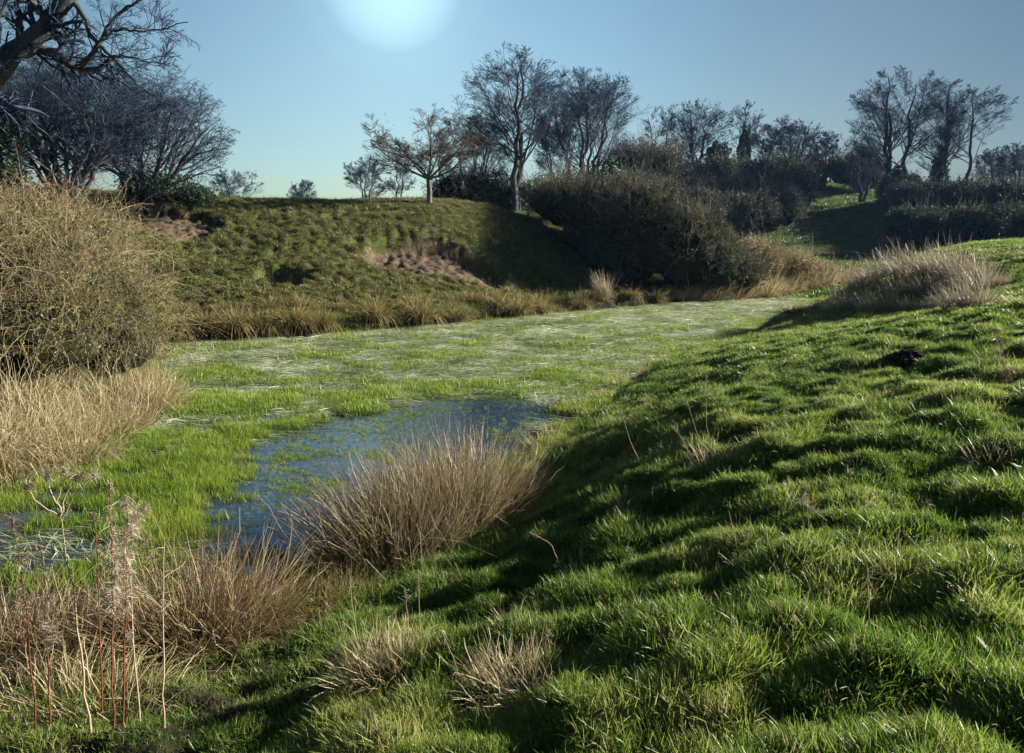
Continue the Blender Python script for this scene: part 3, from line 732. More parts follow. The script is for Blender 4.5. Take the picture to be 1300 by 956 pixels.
standard_tree('bare_tree', 'wide domed bare tree with several trunks behind the big hedge', 738, 245, 41, 88, 140, 22, 6, .15, 9, group=g_m, spread=.16, ang=30, low=.3,
              ivy=([(1.4, .2, 1.6, 1.0, .9, 1.5), (.5, 0, 1.2, .8, .8, 1.1)], 5000, .10))
standard_tree('bare_tree', 'slim bare saplings in a clump between the tallest tree and the domed tree', 712, 245, 39, 128, 62, 23, 5, .07, 8, group=g_m, spread=.14, ang=28, low=.3)
standard_tree('bare_tree', 'hazy reddish bare tree rising just right of the lone tree on the mound', 600, 252, 40, 140, 88, 24, 4, .08, 10, group=g_m, spread=.15, ang=35, low=.2, twig=M_TWIGR)
standard_tree('bare_tree', 'small distant bare tree at the left end of the trees behind the mound', 463, 248, 62, 196, 58, 25, 3, .10, 8, group=g_m, spread=.2, ang=40, low=.2)
standard_tree('bare_tree', 'small distant slender bare tree left of the lone tree', 506, 248, 58, 178, 40, 26, 2, .10, 10, group=g_m, spread=.1, ang=38, low=.2)
standard_tree('bare_tree', 'low distant bare tree above the crest, beyond the dark leafy tree on the left', 300, 244, 60, 212, 60, 27, 3, .12, 8, spread=.2, ang=45, low=.15)
standard_tree('bare_tree', 'faint tuft of far bare saplings on the skyline of the mound', 384, 246, 90, 226, 32, 28, 5, .08, 6, spread=.15, ang=25, low=.1)
# hill on the right
g_h = 'bare trees along the hill'
standard_tree('bare_tree', 'bare tree with wide forked crown on the brow left of the ivy-covered stump', 884, 212, 92, 124, 84, 31, 3, .28, 10, group=g_h, spread=.16, ang=38)
standard_tree('bare_tree', 'small pale bare tree on the brow just right of the big hedge', 838, 215, 92, 135, 46, 32, 2, .2, 10, group=g_h, spread=.12, ang=40)
standard_tree('bare_tree', 'slender bare tree with ivy on its lower trunk on the brow', 944, 212, 94, 128, 48, 33, 1, .22, 12, group=g_h, ang=34, ivy=([(0, 0, 2.6, .8, .8, 3.0)], 5000, .22))
standard_tree('bare_tree', 'low dense bare tree on the brow left of the grassy path', 1004, 205, 96, 145, 62, 34, 4, .2, 9, group=g_h, spread=.2, ang=36, low=.12, ivy=([(2.5, 0, 1.5, 2.6, 1.5, 1.8)], 4000, .22))
standard_tree('bare_tree', 'low spreading bare tree at the top of the grassy path', 1046, 208, 98, 166, 50, 38, 4, .18, 8, group=g_h, spread=.25, ang=40, low=.1)
standard_tree('bare_tree', 'largest bare tree of the right-hand group, thick trunk and fan-shaped crown', 1136, 248, 84, 84, 112, 35, 3, .36, 15, group=g_h, spread=.07, ang=42, low=.2, ivy=([(.2, 0, 1.8, .8, .8, 2.2)], 4000, .2))
standard_tree('bare_tree', 'tall narrow bare tree with ivied trunk in the middle of the right-hand group', 1190, 255, 82, 95, 66, 36, 2, .28, 14, group=g_h, spread=.05, ang=36, low=.2, ivy=([(0, 0, 2.8, .9, .9, 3.4), (.9, 0, 1.0, 1.6, 1.0, 1.4)], 5000, .2))
standard_tree('bare_tree', 'rightmost full bare tree with bare leaning trunk and broad crown', 1226, 260, 80, 106, 100, 37, 1, .26, 17, group=g_h, ang=48, low=.3, lr=.56)
standard_tree('bare_tree', 'low bare tree cut by the right edge of the view', 1296, 262, 78, 178, 70, 39, 3, .2, 9, group=g_h, spread=.15, ang=40, low=.12)
standard_tree('bare_tree', 'small bare tree between the domed tree and the brow of the hill', 812, 235, 62, 158, 50, 46, 3, .10, 9, group=g_h, spread=.2, ang=40, low=.15)
standard_tree('bare_tree', 'thin bare tree on the brow midway between the slender ivied tree and the grassy path', 972, 210, 98, 158, 44, 47, 3, .15, 9, group=g_h, spread=.2, ang=40, low=.15)
standard_tree('bare_tree', 'low bare tree at the left foot of the largest right-hand tree', 1096, 236, 88, 172, 54, 48, 4, .14, 8, group=g_h, spread=.25, ang=42, low=.1)
standard_tree('bare_tree', 'low bare tree in the gap right of the leaning tree', 1262, 262, 84, 186, 50, 49, 4, .14, 8, group=g_h, spread=.25, ang=42, low=.1)
# an ivy-covered stump on the brow
def ivy_stump():
    loc = place(909, 212, 90); root = empty('ivied_stump', loc); tag(root, 'dark ivy-covered dead trunk on the brow of the hill', 'stump')
    P, q = poly_trunk([(0, 0, 0), (.1, 0, 2.5), (0, 0, 4.2)], 6, .4, .25); V, f = tubes(P, q, 7); mesh_obj('trunk', V, f, 4, [M_BARK], parent=root, smooth=True)
    ivy_part(root, [(0, 0, 1.6, 1.3, 1.1, 2.0), (.1, 0, 3.1, 1.5, 1.2, 1.7)], 6000, .20)
ivy_stump()

# left-hand trees
def hazel(px, py, y, toppx, wpx, seed, ns, label, spread=.42, leafy=None):
    loc = place(px, py, y); rs = np.random.RandomState(seed); top = at_y(px, toppx, y)[2] - loc[2]
    az = np.arange(ns) / ns * 2 * pi + rs.uniform(-.3, .3, ns); P = []; RR = []
    for k in range(ns):
        sp = min(top * spread, size_of(wpx, y) * .42) * rs.uniform(.45, 1.0) * np.array([math.cos(az[k]), math.sin(az[k]) * .8]); b = np.array([math.cos(az[k]), math.sin(az[k])]) * .14
        hh = top * rs.uniform(.6, .85)
        p, q = poly_trunk([(b[0], b[1], 0), (b[0] + sp[0] * .35, b[1] + sp[1] * .35, hh * .45), (b[0] + sp[0], b[1] + sp[1], hh)], 10, rs.uniform(.06, .10), .022, .035, rs)
        P.append(p); RR.append(q)
    lv = grow(np.concatenate(P), np.concatenate(RR), [dict(n=10, s0=.25, ang=42, lr=.5, rf=.55, K=6, w=.14, up=.03, fill=True), dict(n=6, s0=.15, ang=45, lr=.55, rf=.6, K=5, w=.18, up=.01),
              dict(n=6, s0=.15, ang=45, lr=.55, rf=.6, K=4, w=.2, up=0), dict(n=5, s0=.1, ang=45, lr=.5, rf=.6, K=2, w=.2, up=0)], seed, .0045,
              (np.array([0, 0, top * .52]), np.array([size_of(wpx, y) / 2, size_of(wpx, y) / 2.4, top * .5])))
    lv = widen(lv, size_of(wpx, y))
    return make_tree('bare_tree', label, loc, lv, ivy=leafy)
hazel(84, 232, 23, 58, 225, 41, 14, 'bare hazel with a fan of many stems behind the rose-hip bush on the left')
hazel(185, 238, 25, 80, 195, 42, 9, 'bare thorny tree with dark leafy skirt behind the worn earth on the mound', .5,
      leafy=([(.9, 0, .95, 1.1, 1.0, .55), (0, 0, 1.1, .9, .9, .7), (1.6, 0, .75, .7, .7, .35)], 5000, .05))
def evergreen():
    y = 21; loc = place(5, 235, y); root = empty('evergreen_tree', loc); tag(root, 'dark blue-green leafy holly at the left edge below the overhanging branches', 'tree')
    P, q = poly_trunk([(0, 0, 0), (0, 0, 1.5), (-.1, 0, 3)], 6, .09, .03); V, f = tubes(P, q, 6); mesh_obj('trunk', V, f, 4, [M_BARK], parent=root, smooth=True)
    rs = np.random.RandomState(5); pts = []
    for k in range(60):
        c = np.array([rs.normal(-.1, .7), rs.normal(0, .5), rs.uniform(.4, 3.2)]); c[:2] *= 1.15 - c[2] / 4
        n_ = 220; pts.append(c + rs.normal(0, .17, (n_, 3)))
    leaves_obj('crown', np.concatenate(pts), .075, M_IVY, root, rs)
evergreen()

# the big tree whose boughs reach in from the left
def overhang():
    Y = 11.5; tx, ty = -9.6, 11.8; tz = gz(tx, ty)
    loc = np.array([tx, ty, tz]); W = lambda px, py, dy=0: np.array(at_y(px, py, Y + dy)) - loc
    root = empty('oak_tree', tuple(loc)); tag(root, 'large bare tree reaching thick crooked boughs in from the upper left corner', 'tree')
    k = W(-70, 150); trunk = poly_trunk([(0, 0, -.1), (.05, 0, 1.2), tuple((k * .6 + np.array([0, 0, .3]))), tuple(k)], 10, .34, .24)
    def bough(pts, r0, r1, K=16):
        p = [np.array(W(*q)) for q in pts]; return poly_trunk(p, K, r0, r1, .012)
    B = [bough([(-70, 150), (-20, 105), (12, 72), (35, 55), (52, 40), (66, 22), (80, 8), (96, -14), (120, -50)], .20, .085),
         bough([(12, 72, .0), (40, 62, .1), (68, 66, .2), (88, 80, .2), (104, 90, .3), (122, 90, .3), (136, 80, .3), (142, 74, .4)], .085, .035),
         bough([(24, 52), (26, 30), (24, 14), (20, -10)], .06, .02), bough([(85, -5, .1), (95, 5), (108, 22), (112, 38), (122, 52), (138, 68), (150, 84), (176, 108)], .05, .012),
         bough([(104, 84, .2), (112, 74), (125, 60), (133, 42), (136, 30), (150, 18), (166, 8), (190, -10)], .045, .012),
         bough([(134, 38, .1), (155, 38), (172, 39), (194, 38), (215, 34), (238, 28)], .022, .006),
         bough([(-40, 120, -.4), (-5, 50, -.5), (0, 20, -.5), (12, -10, -.5)], .045, .02), bough([(118, 66, .2), (140, 72), (160, 70), (182, 78), (205, 80), (222, 70)], .018, .005),
         bough([(138, 76, .3), (143, 90), (152, 104), (168, 112), (182, 120)], .02, .006), bough([(60, 30, .2), (40, 0), (30, -30)], .05, .02)]
    K = 17
    P = np.concatenate([b[0] for b in B]); RR = np.concatenate([b[1] for b in B])
    rs = np.random.RandomState(8)
    C1, R1 = spawn(P, RR, 12, .15, 1, 52, .42, .4, 7, .16, .015, rs, .006, Lp=np.clip(np.linalg.norm(np.diff(P, axis=1), axis=2).sum(1), 1.2, 2.6))
    C2, R2 = spawn(C1, R1, 6, .15, 1, 42, .5, .6, 5, .15, .01, rs, .004); C3, R3 = spawn(C2, R2, 6, .1, 1, 45, .55, .6, 3, .2, .0, rs, .003)
    V, f = merge([tubes(trunk[0], trunk[1], 12)]); mesh_obj('trunk', V, f, 4, [M_BARK], parent=root, smooth=True)
    V, f = tubes(P, RR, 9); mesh_obj('boughs', V, f, 4, [M_BARK], parent=root, smooth=True)
    V, f = merge([tubes(C1, R1, 5), tubes(C2, R2, 4), tubes(C3, R3, 3)]); mesh_obj('crown', V, f, 4, [M_TWIG], parent=root, smooth=True)
overhang()
print('trees', time.time() - T0)

# ------------------------------------------------------------------ bushes and hedges
import mathutils
def lobed(rs, n, lobes, r0=.75, r1=1.05, up_bias=True):
    w_ = np.array([l[3] * l[4] + l[4] * l[5] + l[3] * l[5] for l in lobes]); w_ /= w_.sum()
    k = rs.choice(len(lobes), n, p=w_); Lb = np.array(lobes)[k]
    u = norm(rs.normal(size=(n, 3)));
    if up_bias: u[:, 2] = np.where(u[:, 2] < -.25, -u[:, 2], u[:, 2])
    lump = 1 + .13 * np.sin(u[:, 0] * 7 + Lb[:, 0] * 3) * np.cos(u[:, 1] * 6 + Lb[:, 1]) + .10 * np.sin(u[:, 2] * 11 + u[:, 0] * 9) + .06 * np.sin(u[:, 1] * 23) * np.sin(u[:, 0] * 19 + Lb[:, 0])
    P = Lb[:, :3] + u * Lb[:, 3:6] * (rs.uniform(r0, r1, n) * lump)[:, None]
    return P, u, Lb
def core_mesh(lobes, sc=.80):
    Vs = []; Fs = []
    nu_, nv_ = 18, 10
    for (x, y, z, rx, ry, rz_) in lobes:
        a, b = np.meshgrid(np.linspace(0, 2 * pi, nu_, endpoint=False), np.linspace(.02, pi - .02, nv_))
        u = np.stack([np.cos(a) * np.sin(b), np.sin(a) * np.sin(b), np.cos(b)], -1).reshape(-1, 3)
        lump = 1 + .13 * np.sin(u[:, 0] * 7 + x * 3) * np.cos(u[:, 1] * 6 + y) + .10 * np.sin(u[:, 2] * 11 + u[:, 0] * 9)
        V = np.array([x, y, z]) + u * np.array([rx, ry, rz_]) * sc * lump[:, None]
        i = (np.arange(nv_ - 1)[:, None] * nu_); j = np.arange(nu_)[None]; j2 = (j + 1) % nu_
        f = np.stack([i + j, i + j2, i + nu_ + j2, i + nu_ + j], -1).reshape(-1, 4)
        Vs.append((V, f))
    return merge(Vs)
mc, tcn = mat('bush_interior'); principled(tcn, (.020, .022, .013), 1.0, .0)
def bush(name, label, loc, lobes, ntw, per, lsize, lm, tm, seed, tl=.35, tr=.005, cat='bush', group=None, core=.78, hang=.0, stemsn=60, tint=None, root=None, long=0):
    rs = np.random.RandomState(seed)
    r_ = empty(name, loc); tag(r_, label, cat, group)
    P, u, Lb = lobed(rs, ntw, lobes, .74, 1.0)
    d = norm(u * .8 + rs.normal(0, .55, (ntw, 3)) + np.array([0, 0, .45 - hang]))
    L = tl * rs.uniform(.5, 1.4, ntw); Q = walk(P, d, L, 4, .25, -.02, rs); RR = tr * np.linspace(1, .5, 5)[None].repeat(ntw, 0)
    parts = [tubes(Q, RR, 3)]
    # main stems from the ground to the outside
    k = rs.randint(0, len(lobes), stemsn); Lk = np.array(lobes)[k]; tip, u2, _ = lobed(rs, stemsn, lobes, .8, .98)
    b = np.stack([Lk[:, 0] + rs.normal(0, .3, stemsn) * Lk[:, 3], Lk[:, 1] + rs.normal(0, .3, stemsn) * Lk[:, 4], np.zeros(stemsn)], 1)
    t = np.linspace(0, 1, 7)[None, :, None]; S = b[:, None] * (1 - t) + tip[:, None] * t; S[..., 2] += (np.sin(t[..., 0] * pi) * .25 * tip[:, 2:3])
    parts.append(tubes(S, tr * 2.2 * np.linspace(1, .4, 7)[None].repeat(stemsn, 0), 4))
    if long:
        P2, u3, _ = lobed(rs, long, lobes, .85, 1.0); d2 = norm(u3 + rs.normal(0, .5, (long, 3)) + np.array([0, 0, .6]))
        Q2 = walk(P2, d2, tl * 2.6 * rs.uniform(.5, 1.3, long), 6, .16, -.05, rs); parts.append(tubes(Q2, tr * 1.1 * np.linspace(1, .4, 7)[None].repeat(long, 0), 3))
    V, f = merge(parts); mesh_obj('stems', V, f, 4, [tm], parent=r_, smooth=True)
    tt = rs.uniform(0, 4, (ntw, per)); i = np.minimum(tt.astype(int), 3); fr = (tt - i)[..., None]; ar = np.arange(ntw)[:, None]
    C = (Q[ar, i] * (1 - fr) + Q[ar, i + 1] * fr) + rs.normal(0, lsize * .5, (ntw, per, 3))
    base_t = np.clip(.42 + .28 * np.sin(P[:, 0] * 1.7 + seed) * np.cos(P[:, 2] * 2.3) + rs.normal(0, .12, ntw), 0, 1)
    ti = np.clip(base_t[:, None] + rs.normal(0, .13, (ntw, per)), 0, 1).ravel()
    leaves_obj('foliage', C.reshape(-1, 3), lsize, lm, r_, rs, ti)
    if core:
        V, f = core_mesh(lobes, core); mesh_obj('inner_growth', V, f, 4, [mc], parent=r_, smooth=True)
    return r_
def lob(pts, loc):
    """pts: (px, py, y, half-width px, half-height px, half-depth m) -> lobes relative to loc"""
    out = []
    for px, py, y, hw, hh, hd in pts:
        p = at_y(px, py, y); out.append((p[0] - loc[0], p[1] - loc[1], p[2] - loc[2], size_of(hw, y), hd, size_of(hh, y)))
    return out
# the big hedge at the foot of the mound
loc = place(850, 378, 29.5)
bush('big_hedge', 'big rounded hedge at the foot of the mound, dark in front, sunlit on its right', loc,
     lob([(768, 292, 31, 62, 62, 2.2), (715, 262, 32, 42, 30, 1.8), (820, 300, 29.6, 58, 66, 2.0), (868, 318, 29, 52, 58, 2.0), (900, 342, 29.4, 45, 42, 1.8), (805, 258, 32, 45, 34, 1.6), (780, 345, 29.4, 40, 35, 1.4), (935, 350, 30, 32, 30, 1.5)], loc),
     9500, 9, .055, M_HEDGE, M_SCRUBTWIG, 51, tl=.42, tr=.006, cat='hedge', long=900)
loc = place(985, 350, 33)
bush('low_bush', 'low tawny bush trailing off the right end of the big hedge', loc, lob([(955, 336, 32.5, 36, 28, 1.4), (1000, 346, 33.5, 34, 22, 1.3), (1035, 352, 34.5, 26, 16, 1.2)], loc), 3600, 8, .045, M_STRAWLEAF, M_CANE, 52, tl=.38, tr=.006, long=300)
loc = place(690, 252, 33.5)
bush('thicket', 'grey twiggy thicket where the mound meets the hedge', loc, lob([(690, 256, 33.5, 30, 26, 1.2), (722, 252, 34, 28, 26, 1.2)], loc), 1300, 5, .05, M_SCRUB, M_SCRUBTWIG, 53, tl=.5, tr=.006, core=.6, long=300)
loc = place(590, 245, 38)
bush('thicket', 'dark low thicket in the shade behind the lone tree', loc, lob([(575, 252, 37, 32, 30, 1.2), (610, 252, 38, 34, 34, 1.3), (645, 258, 38, 26, 28, 1.2)], loc), 1800, 7, .07, M_IVY, M_SCRUBTWIG, 54, tl=.5, tr=.007, long=200)
loc = place(800, 225, 60)
bush('thicket', 'purplish bare thicket on the slope behind the big hedge', loc, lob([(800, 205, 58, 28, 16, 2), (835, 212, 60, 30, 20, 2.2)], loc), 1500, 4, .10, M_SCRUB, M_SCRUBTWIG, 55, tl=.9, tr=.013, core=.7, long=300)
# scrub over the hill
def scrub(px, py, y, hw, hh, seed, label, lm=None, tm=None, name='bramble_patch', n=2200, group='scrub patches on the hill'):
    loc = place(px, py, y); rs = np.random.RandomState(seed); L = []
    for k in range(4):
        q = -1 + 2 * (k + .5) / 4; L.append((px + q * hw * .75, py + hh * rs.uniform(.1, .4), y + rs.uniform(-1.5, 1.5), hw * rs.uniform(.36, .55), hh * rs.uniform(1.1, 1.7), size_of(hw, y) * .45 + .6))
    return bush(name, label, loc, lob(L, loc), n, 10, .0019 * y, lm or M_SCRUB, tm or M_SCRUBTWIG, seed, tl=.012 * y, tr=.00016 * y, group=group, cat='scrub', core=.82, stemsn=30, long=120)
SCR = [(905, 232, 88, 50, 18, 'dark bramble patch below the ivied stump on the brow'), (985, 225, 90, 45, 16, 'dark bramble patch on the brow left of the grassy path'),
       (870, 250, 78, 32, 16, 'rounded grey-green bramble patch just right of the top of the big hedge'), (945, 258, 80, 60, 22, 'broad dark bramble patch in the middle of the slope left of the path'),
       (1005, 243, 84, 28, 18, 'dark bramble patch touching the left side of the grassy path'), (938, 272, 72, 45, 14, 'dark bramble patch at the foot of the slope'),
       (985, 266, 76, 28, 12, 'grey bramble patch low on the slope beside the grassy path'), (888, 270, 68, 26, 16, 'dark bramble patch low behind the shoulder of the big hedge'),
       (1085, 219, 98, 30, 12, 'low bramble patch at the head of the grassy path'), (1142, 246, 84, 20, 14, 'dark bramble patch at the foot of the largest right-hand tree'),
       (1165, 258, 78, 42, 16, 'bramble patch under the right-hand group of trees'), (1215, 262, 74, 38, 20, 'rounded dark bramble patch beneath the leaning tree trunk'),
       (1265, 268, 70, 40, 24, 'tall dark bramble patch near the right edge under the trees'), (1312, 272, 66, 34, 26, 'dark bramble patch cut by the right edge of the view')]
for i, (px, py, y, hw, hh, lb) in enumerate(SCR): scrub(px, py, y, hw, hh, 60 + i, lb)
for i, (px, py, y, hw, hh, lb) in enumerate([(1165, 290, 62, 30, 14, 'purplish-brown bank of dead bracken at the near end of the belt below the trees'), (1205, 292, 59, 42, 17, 'purplish-brown bank of dead bracken in the middle of the belt below the trees'),
        (1266, 296, 56, 46, 22, 'purplish-brown bank of dead bracken at the right end of the belt below the trees'), (1325, 304, 52, 40, 26, 'purplish-brown bank of dead bracken cut by the right edge')]):
    scrub(px, py, y, hw, hh, 90 + i, lb, name='bracken_patch', n=2600, group='dead bracken below the right-hand trees')

# the rose-hip bush on the left bank
def rose_bush():
    loc = (-7.6, 11.6, gz(-7.6, 11.6)); rs = np.random.RandomState(77)
    L = lob([(50, 362, 12.0, 118, 82, 1.7), (-60, 365, 11.5, 120, 88, 1.8), (120, 400, 11.8, 92, 72, 1.5), (30, 430, 10.6, 120, 75, 1.2), (96, 312, 13.5, 60, 50, 1.3), (0, 302, 13.5, 90, 48, 1.4), (150, 440, 12.0, 60, 50, 1.0)], loc)
    r_ = empty('rose_bush', loc); tag(r_, 'big tangled briar bush with pale canes, yellowing leaves and red hips on the left bank', 'bush')
    n_ = 9000; P, u, Lb = lobed(rs, n_, L, .62, 1.04); P = P * (1 + .10 * np.sin(P[:, 0:1] * 5.1 + 1) * np.cos(P[:, 2:3] * 6.3) + .06 * np.sin(P[:, 0:1] * 13 + P[:, 2:3] * 9))
    d = norm(u * .5 + rs.normal(0, .8, (n_, 3)) + np.array([.1, -.1, .35])); Q = walk(P, d, rs.uniform(.25, .75, n_), 7, .24, -.10, rs)
    cane = [tubes(Q, (rs.uniform(.0016, .0034, n_)[:, None] * np.linspace(1, .5, 8)[None]), 3)]
    n2 = 900; P2, u2, _ = lobed(rs, n2, L, .85, 1.0); d2 = norm(u2 + rs.normal(0, .45, (n2, 3)) + np.array([0, 0, .7])); Q2 = walk(P2, d2, rs.uniform(.5, 1.3, n2), 9, .12, -.12, rs)
    cane.append(tubes(Q2, rs.uniform(.0022, .0045, n2)[:, None] * np.linspace(1, .35, 10)[None], 4))
    ns = 90; tip, _, _ = lobed(rs, ns, L, .8, .98); b = tip * np.array([.55, .55, 0]) + rs.normal(0, .2, (ns, 3)) * np.array([1, 1, 0]); t = np.linspace(0, 1, 9)[None, :, None]
    S = b[:, None] * (1 - t) + tip[:, None] * t; S[..., 2] += np.sin(t[..., 0] * pi) * .35 * tip[:, 2:3]; S[:, 1:-1] += rs.normal(0, .03, (ns, 7, 3))
    cane.append(tubes(S, rs.uniform(.009, .016, ns)[:, None] * np.linspace(1, .4, 9)[None], 5))
    V, f = merge(cane); mesh_obj('stems', V, f, 4, [M_CANE], parent=r_, smooth=True)
    per = 9; ti = rs.uniform(0, 7, (n_, per)); i = np.minimum(ti.astype(int), 6); fr = (ti - i)[..., None]; ar = np.arange(n_)[:, None]
    C = Q[ar, i] * (1 - fr) + Q[ar, i + 1] * fr + rs.normal(0, .02, (n_, per, 3))
    keep = rs.uniform(size=(n_, per)) < (.75 + .25 * np.sin(P[:, 0] * 2.1) * np.cos(P[:, 2] * 2.0))[:, None]
    C = C[keep]; leaves_obj('foliage', C, .030, M_ROSE, r_, rs, np.clip(rs.beta(2, 2.6, len(C)), 0, 1))
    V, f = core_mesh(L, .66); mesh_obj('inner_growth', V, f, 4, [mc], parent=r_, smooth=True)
    # hips: near the tips of the long canes, mostly high up
    zr = Q2[:, -1, 2]; pr = np.argsort(-zr + rs.normal(0, .5, n2))[:170]; H = []
    for k in pr:
        for _ in range(4): H.append(Q2[k, rs.randint(4, 10)] + rs.normal(0, .035, 3))
    H = np.array(H); th = np.linspace(0, pi, 5)[1:-1]; ring = np.stack([np.outer(np.sin(th), np.cos(np.arange(6) / 6 * 2 * pi)), np.outer(np.sin(th), np.sin(np.arange(6) / 6 * 2 * pi)), np.outer(np.cos(th), np.ones(6)) * 1.35], -1).reshape(-1, 3)
    Pv = (H[:, None] + ring[None] * .0075 * rs.uniform(.7, 1.2, (len(H), 1, 1))).reshape(-1, 3)
    b = (np.arange(len(H)) * 18)[:, None, None] + (np.arange(2) * 6)[None, :, None]; j = np.arange(6); j2 = (j + 1) % 6
    f = np.stack([b + j, b + j2, b + 6 + j2, b + 6 + j], -1).reshape(-1, 4)
    mh, th_ = mat('rose_hip'); principled(th_, (.34, .008, .016), .3, .5)
    o = mesh_obj('hips', Pv, f, 4, [mh], parent=r_, smooth=True); o['kind'] = 'stuff'
rose_bush()
print('bushes', time.time() - T0)
# ------------------------------------------------------------------ rushes and tussocks
def tussock_geo(n, r, h, wd, spread, droop, rs, lean=(0, 0), segs=4, line=None, hv=(.45, 1.15), dry_lo=.25, wob=.02):
    a = rs.uniform(0, 2 * pi, n); q = np.sqrt(rs.uniform(0, 1, n)); rad = np.stack([np.cos(a) * q, np.sin(a) * q], 1)
    base = np.concatenate([rad * r, np.full((n, 1), -.03)], 1)
    if line is not None:
        t = rs.uniform(0, 1, n); base[:, :2] += np.array(line[0])[None] * (1 - t[:, None]) + np.array(line[1])[None] * t[:, None]
        base[:, 2] += (line[2] * (1 - t) + line[3] * t)
    d = np.stack([rad[:, 0] * spread + rs.normal(lean[0], .19, n), rad[:, 1] * spread + rs.normal(lean[1], .19, n), np.ones(n)], 1)
    V, f, al, ix = ribbons(base, d, h * rs.uniform(hv[0], hv[1], n) * (1 - .25 * q), wd * rs.uniform(.7, 1.3, n), droop * rs.uniform(.2, 1.8, n) * (.4 + q), segs, rs=rs, tip=.25, wob=wob)
    ti = np.clip(rs.beta(2, 2, n) + .0, .02, .98)
    # a share of snapped stems: the top part hangs off to one side
    br = (rs.uniform(size=n) < .12); z0_ = rs.uniform(.45, .8, n); k = br[ix] & (al > z0_[ix])
    j = rs.normal(0, 1, (n, 3)); ex = (al - z0_[ix])[:, None] * (h * .9); V = V + np.where(k[:, None], (j[ix] * .8 + np.array([0, 0, -1.3])) * ex, 0)
    return V, f, al, ti[ix]
def tussock_protos(name, m, k, **kw):
    out = []
    for i in range(k):
        rs = np.random.RandomState(hash(name) % 1 + i * 7 + len(name)); V, f, al, ti = tussock_geo(rs=rs, **kw)
        out.append(blade_obj(name, V, f, al, ti, m, link=False))
    return out
ORD = ['first', 'second', 'third', 'fourth', 'fifth', 'sixth', 'seventh', 'eighth', 'ninth', 'tenth', 'eleventh', 'twelfth', 'thirteenth', 'fourteenth', 'fifteenth', 'sixteenth', 'seventeenth', 'eighteenth', 'nineteenth', 'twentieth', 'twenty-first', 'twenty-second', 'twenty-third', 'twenty-fourth', 'twenty-fifth', 'twenty-sixth', 'twenty-seventh', 'twenty-eighth']
def put_row(protos, spots, label, group, cat, seed, lo=.8, hi=1.25, name=None):
    rs = np.random.RandomState(seed)
    spots = sorted(spots)
    for i, sp in enumerate(spots):
        px, py = sp[:2]; sc = sp[2] if len(sp) > 2 else 1.0
        x, y, z = ground_hit(px, py)
        o = protos[i % len(protos)].copy(); col.objects.link(o); o.location = (x, y, z)
        o.rotation_euler = (0, 0, rs.uniform(-.7, .7)); s = sc * rs.uniform(lo, hi); o.scale = (s * rs.uniform(.9, 1.15), s * rs.uniform(.9, 1.15), s * rs.uniform(.85, 1.1))
        tag(o, label % (ORD[i]), cat, group)
P_ARCH = tussock_protos('rush_tussock', M_FARRUSH, 4, n=560, r=.28, h=.90, wd=.013, spread=.95, droop=.55)
P_REED = tussock_protos('reed_tussock', M_PALE, 4, n=280, r=.26, h=.84, wd=.0085, spread=.55, droop=.35, lean=(-.22, 0))
P_HEDGE = tussock_protos('straw_tussock', M_STRAW, 4, n=420, r=.40, h=1.05, wd=.014, spread=.55, droop=.4, lean=(.12, 0))
P_STRAW = tussock_protos('straw_tussock', M_STRAW, 4, n=650, r=.34, h=.80, wd=.0068, spread=.7, droop=.5, wob=.05)
P_SMALL = tussock_protos('grass_tussock', M_STRAW, 3, n=170, r=.12, h=.30, wd=.005, spread=.8, droop=.5)
P_PLUME = tussock_protos('reed_tussock', M_PALE, 1, n=260, r=.12, h=1.25, wd=.012, spread=.25, droop=.10, lean=(-.22, 0))
put_row(P_ARCH, [(222, 420), (262, 420, .9), (298, 421), (330, 421, 1.1), (372, 417, .9), (408, 418, 1.15), (474, 411, 1.1), (532, 409, 1.15), (578, 404, .8), (655, 398, 1.1), (684, 396), (738, 390, .8), (800, 383, .8), (832, 381, .8)],
        'arching olive rush tussock on the far bank, %s from the left', 'rush tussocks on the far bank', 'rush', 1)
put_row(P_ARCH, [(280, 396, .6), (345, 392, .7), (432, 393, .7), (600, 384, .8), (625, 390, .9), (700, 384, .7), (385, 388, .55), (508, 392, .6), (760, 382, .6), (230, 398, .7)],
        'small brownish tussock on the ledge above the far bank, %s from the left', 'small tussocks on the ledge', 'rush', 2)
x, y, z = ground_hit(768, 388); o = P_PLUME[0]; col.objects.link(o); o.location = (x, y, z); tag(o, 'tall pale plume of dead reed standing alone on the far bank before the dark hedge', 'reed')
put_row(P_REED, [(1062, 396, 0.74), (1082, 392, 0.74), (1106, 396, 0.82), (1132, 392, 0.74), (1158, 394, 0.66), (1188, 392, 0.74), (1214, 392, 0.82), (1240, 388, 0.90), (1100, 366, 1.11), (1122, 352, 1.31), (1142, 346, 1.23), (1166, 350, 1.23), (1190, 346, 1.15), (1216, 352, 1.15), (1236, 360, 1.07), (1140, 374, 0.98), (1176, 372, 0.90), (1206, 374, 0.98), (1246, 372, 0.98), (1076, 378, 0.98), (1272, 364, 0.49), (1092, 350, 1.15)],
        'swept pale reed tussock in the reed bed, %s from the left', 'reed bed on the right bank', 'reed', 3)
put_row(P_REED, [(878, 414, .35), (900, 409, .4), (922, 405, .45), (942, 402, .5), (962, 398, .5), (984, 396, .5), (1024, 394, .5), (1044, 392, .6)],
        'small pale tussock along the marsh edge, %s from the left', 'small tussocks along the marsh edge', 'grass tussock', 4)
put_row(P_ARCH, [(1006, 398, .75)], 'dark green rush tussock by itself at the marsh edge left of the reed bed%.0s', None, 'rush', 5)
